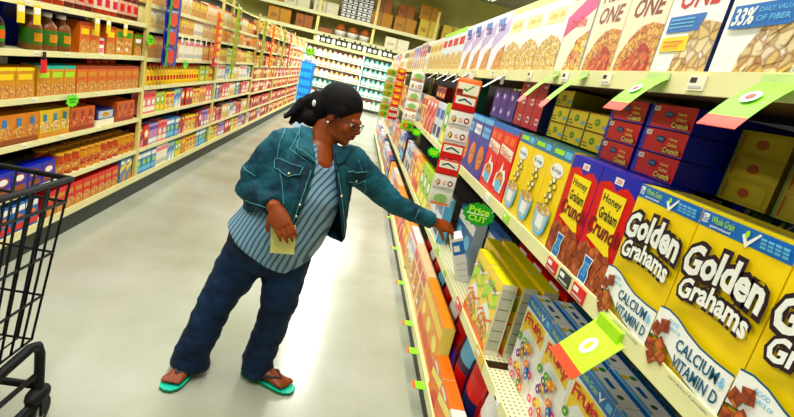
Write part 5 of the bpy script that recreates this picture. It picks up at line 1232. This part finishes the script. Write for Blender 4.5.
# flip-flops
def flipflop(an, toe, label, cdark):
    g = Vector((an.x, an.y, 0)); d = toe - an; d.z = 0; d.normalize(); sd = Vector((-d.y, d.x, 0))
    if an is anR: g = g - d * .035
    t = empty('flip_flop', tuple(g), label=label, cat='sandal', group='turquoise flip-flops')
    prof = [(-.075, .0), (-.068, .022), (-.045, .034), (0, .037), (.05, .036), (.10, .043), (.15, .049), (.18, .044), (.205, .028), (.213, .0)]
    out = [(a, b) for a, b in prof] + [(a, -b) for a, b in prof[-2:0:-1]]
    mb = MB(); n = len(out)
    lo = [tuple(d * a + sd * b + Vector((0, 0, .001))) for a, b in out]; hi = [tuple(d * a + sd * b + Vector((0, 0, .017))) for a, b in out]
    mb.face(lo[::-1], m_dk); mb.face(hi, m_tq)
    for k in range(n): mb.face([lo[k], lo[(k + 1) % n], hi[(k + 1) % n], hi[k]], m_gr)
    mb.build('sole', t)
    mb = MB(); tp = d * .145 + Vector((0, 0, .017))
    for sgn in (-1, 1):
        mb.tube([tuple(tp), tuple(d * .135 + Vector((0, 0, .052))), tuple(d * .10 + sd * sgn * .03 + Vector((0, 0, .064))), tuple(d * .05 + sd * sgn * .043 + Vector((0, 0, .045))), tuple(d * .03 + sd * sgn * .038 + Vector((0, 0, .017)))], .007, m_strap, 8)
    mb.build('strap', t)
m_tq = M((60, 200, 170), .5, .08); m_gr = M((20, 110, 70), .5); m_dk = M((10, 60, 40), .6); m_strap = M((40, 20, 20), .4, .2)
flipflop(anR, Vector((-.575, 1.862, 0)), 'turquoise flip-flop pointing at the camera, on the foot by the aisle middle', 0)
flipflop(anL, Vector((-.025, 1.998, 0)), 'turquoise flip-flop pointing at the right shelving', 0)

# folded paper in the right hand, carton in the left
pc = MB(); m_pap = M((226, 222, 150), .6, .05)
q0 = [P(271, 222, 1.925), P(296, 226, 1.925), P(294, 255, 1.925), P(270, 253, 1.925)]
nn = (q0[1] - q0[0]).cross(q0[3] - q0[0]).normalized(); nn = nn if nn.dot(CAM - q0[0]) > 0 else -nn
for kk, off in ((0, 0), (1, .004)):
    a = [tuple(p - nn * (off + .006)) for p in q0]; b = [tuple(p - nn * (off + .003)) for p in q0]
    pc.face(b, m_pap); pc.face(a[::-1], m_pap)
    for k in range(4): pc.face([a[k], a[(k + 1) % 4], b[(k + 1) % 4], b[k]], m_pap)
tag(pc.build('folded_paper'), 'pale yellow folded paper hanging from the right hand of the shopper', 'paper')
top_c = P(455, 231, 2.335); bot_c = P(464, 292, 2.335)
ax2 = (top_c - bot_c).normalized(); L2 = (top_c - bot_c).length
mt = MB(); m_c1 = M((232, 232, 228), .4, .03)
mt.box(-.03, .03, -.035, .035, 0, L2 - .03, m_c1)
A = Art(mt, .06, L2 - .03, -.035); A.rect(0, .72, 1, .95, blu); A.rect(.1, .78, .6, .88, wht)
for k in range(5): A.rect(.1, .12 + .11 * k, .9, .135 + .11 * k, grey)
mt.raw([(-.03, -.035, L2 - .03), (.03, -.035, L2 - .03), (.03, .035, L2 - .03), (-.03, .035, L2 - .03), (-.03, 0, L2 - .003), (.03, 0, L2 - .003)], [(0, 1, 5, 4), (2, 3, 4, 5), (0, 4, 3), (1, 2, 5)], wht)
mo = mt.build('white_carton'); z_ = ax2; y_ = (Vector((0, 1, 0)) - z_ * z_.y).normalized(); x_ = y_.cross(z_)
mw = Matrix((x_, y_, z_)).transposed().to_4x4(); mw.translation = bot_c; mo.matrix_world = mw
tag(mo, 'white carton with a blue label being tipped out by the reaching hand', 'carton')

# ------------------------------------------------------------------ tell neighbours in a row apart by their order along the aisle
NUMW = ['zero', 'one', 'two', 'three', 'four', 'five', 'six', 'seven', 'eight', 'nine', 'ten', 'eleven', 'twelve', 'thirteen']
ORDW = ['', '', 'second', 'third', 'fourth', 'fifth', 'sixth', 'seventh', 'eighth', 'ninth', 'tenth', 'eleventh', 'twelfth']
same = {}
for o in list(col.objects):
    if o.parent is None and o.get('label'): same.setdefault(o['label'], []).append(o)
for lb, os_ in same.items():
    n = len(os_)
    if n < 2 or n > 13 or max(o.location.y for o in os_) > 9.5: continue
    os_.sort(key=lambda o: o.location.y)
    if min(b.location.y - a.location.y for a, b in zip(os_, os_[1:])) < .02: continue
    for i, o in enumerate(os_):
        w_ = ('nearer' if n == 2 else 'nearest') if i == 0 else ('farther' if n == 2 else 'farthest') if i == n - 1 else ORDW[i + 1] + ' nearest'
        new = '%s, %s of %s' % (lb, w_, NUMW[n])
        if len(new.split()) <= 16: o['label'] = new
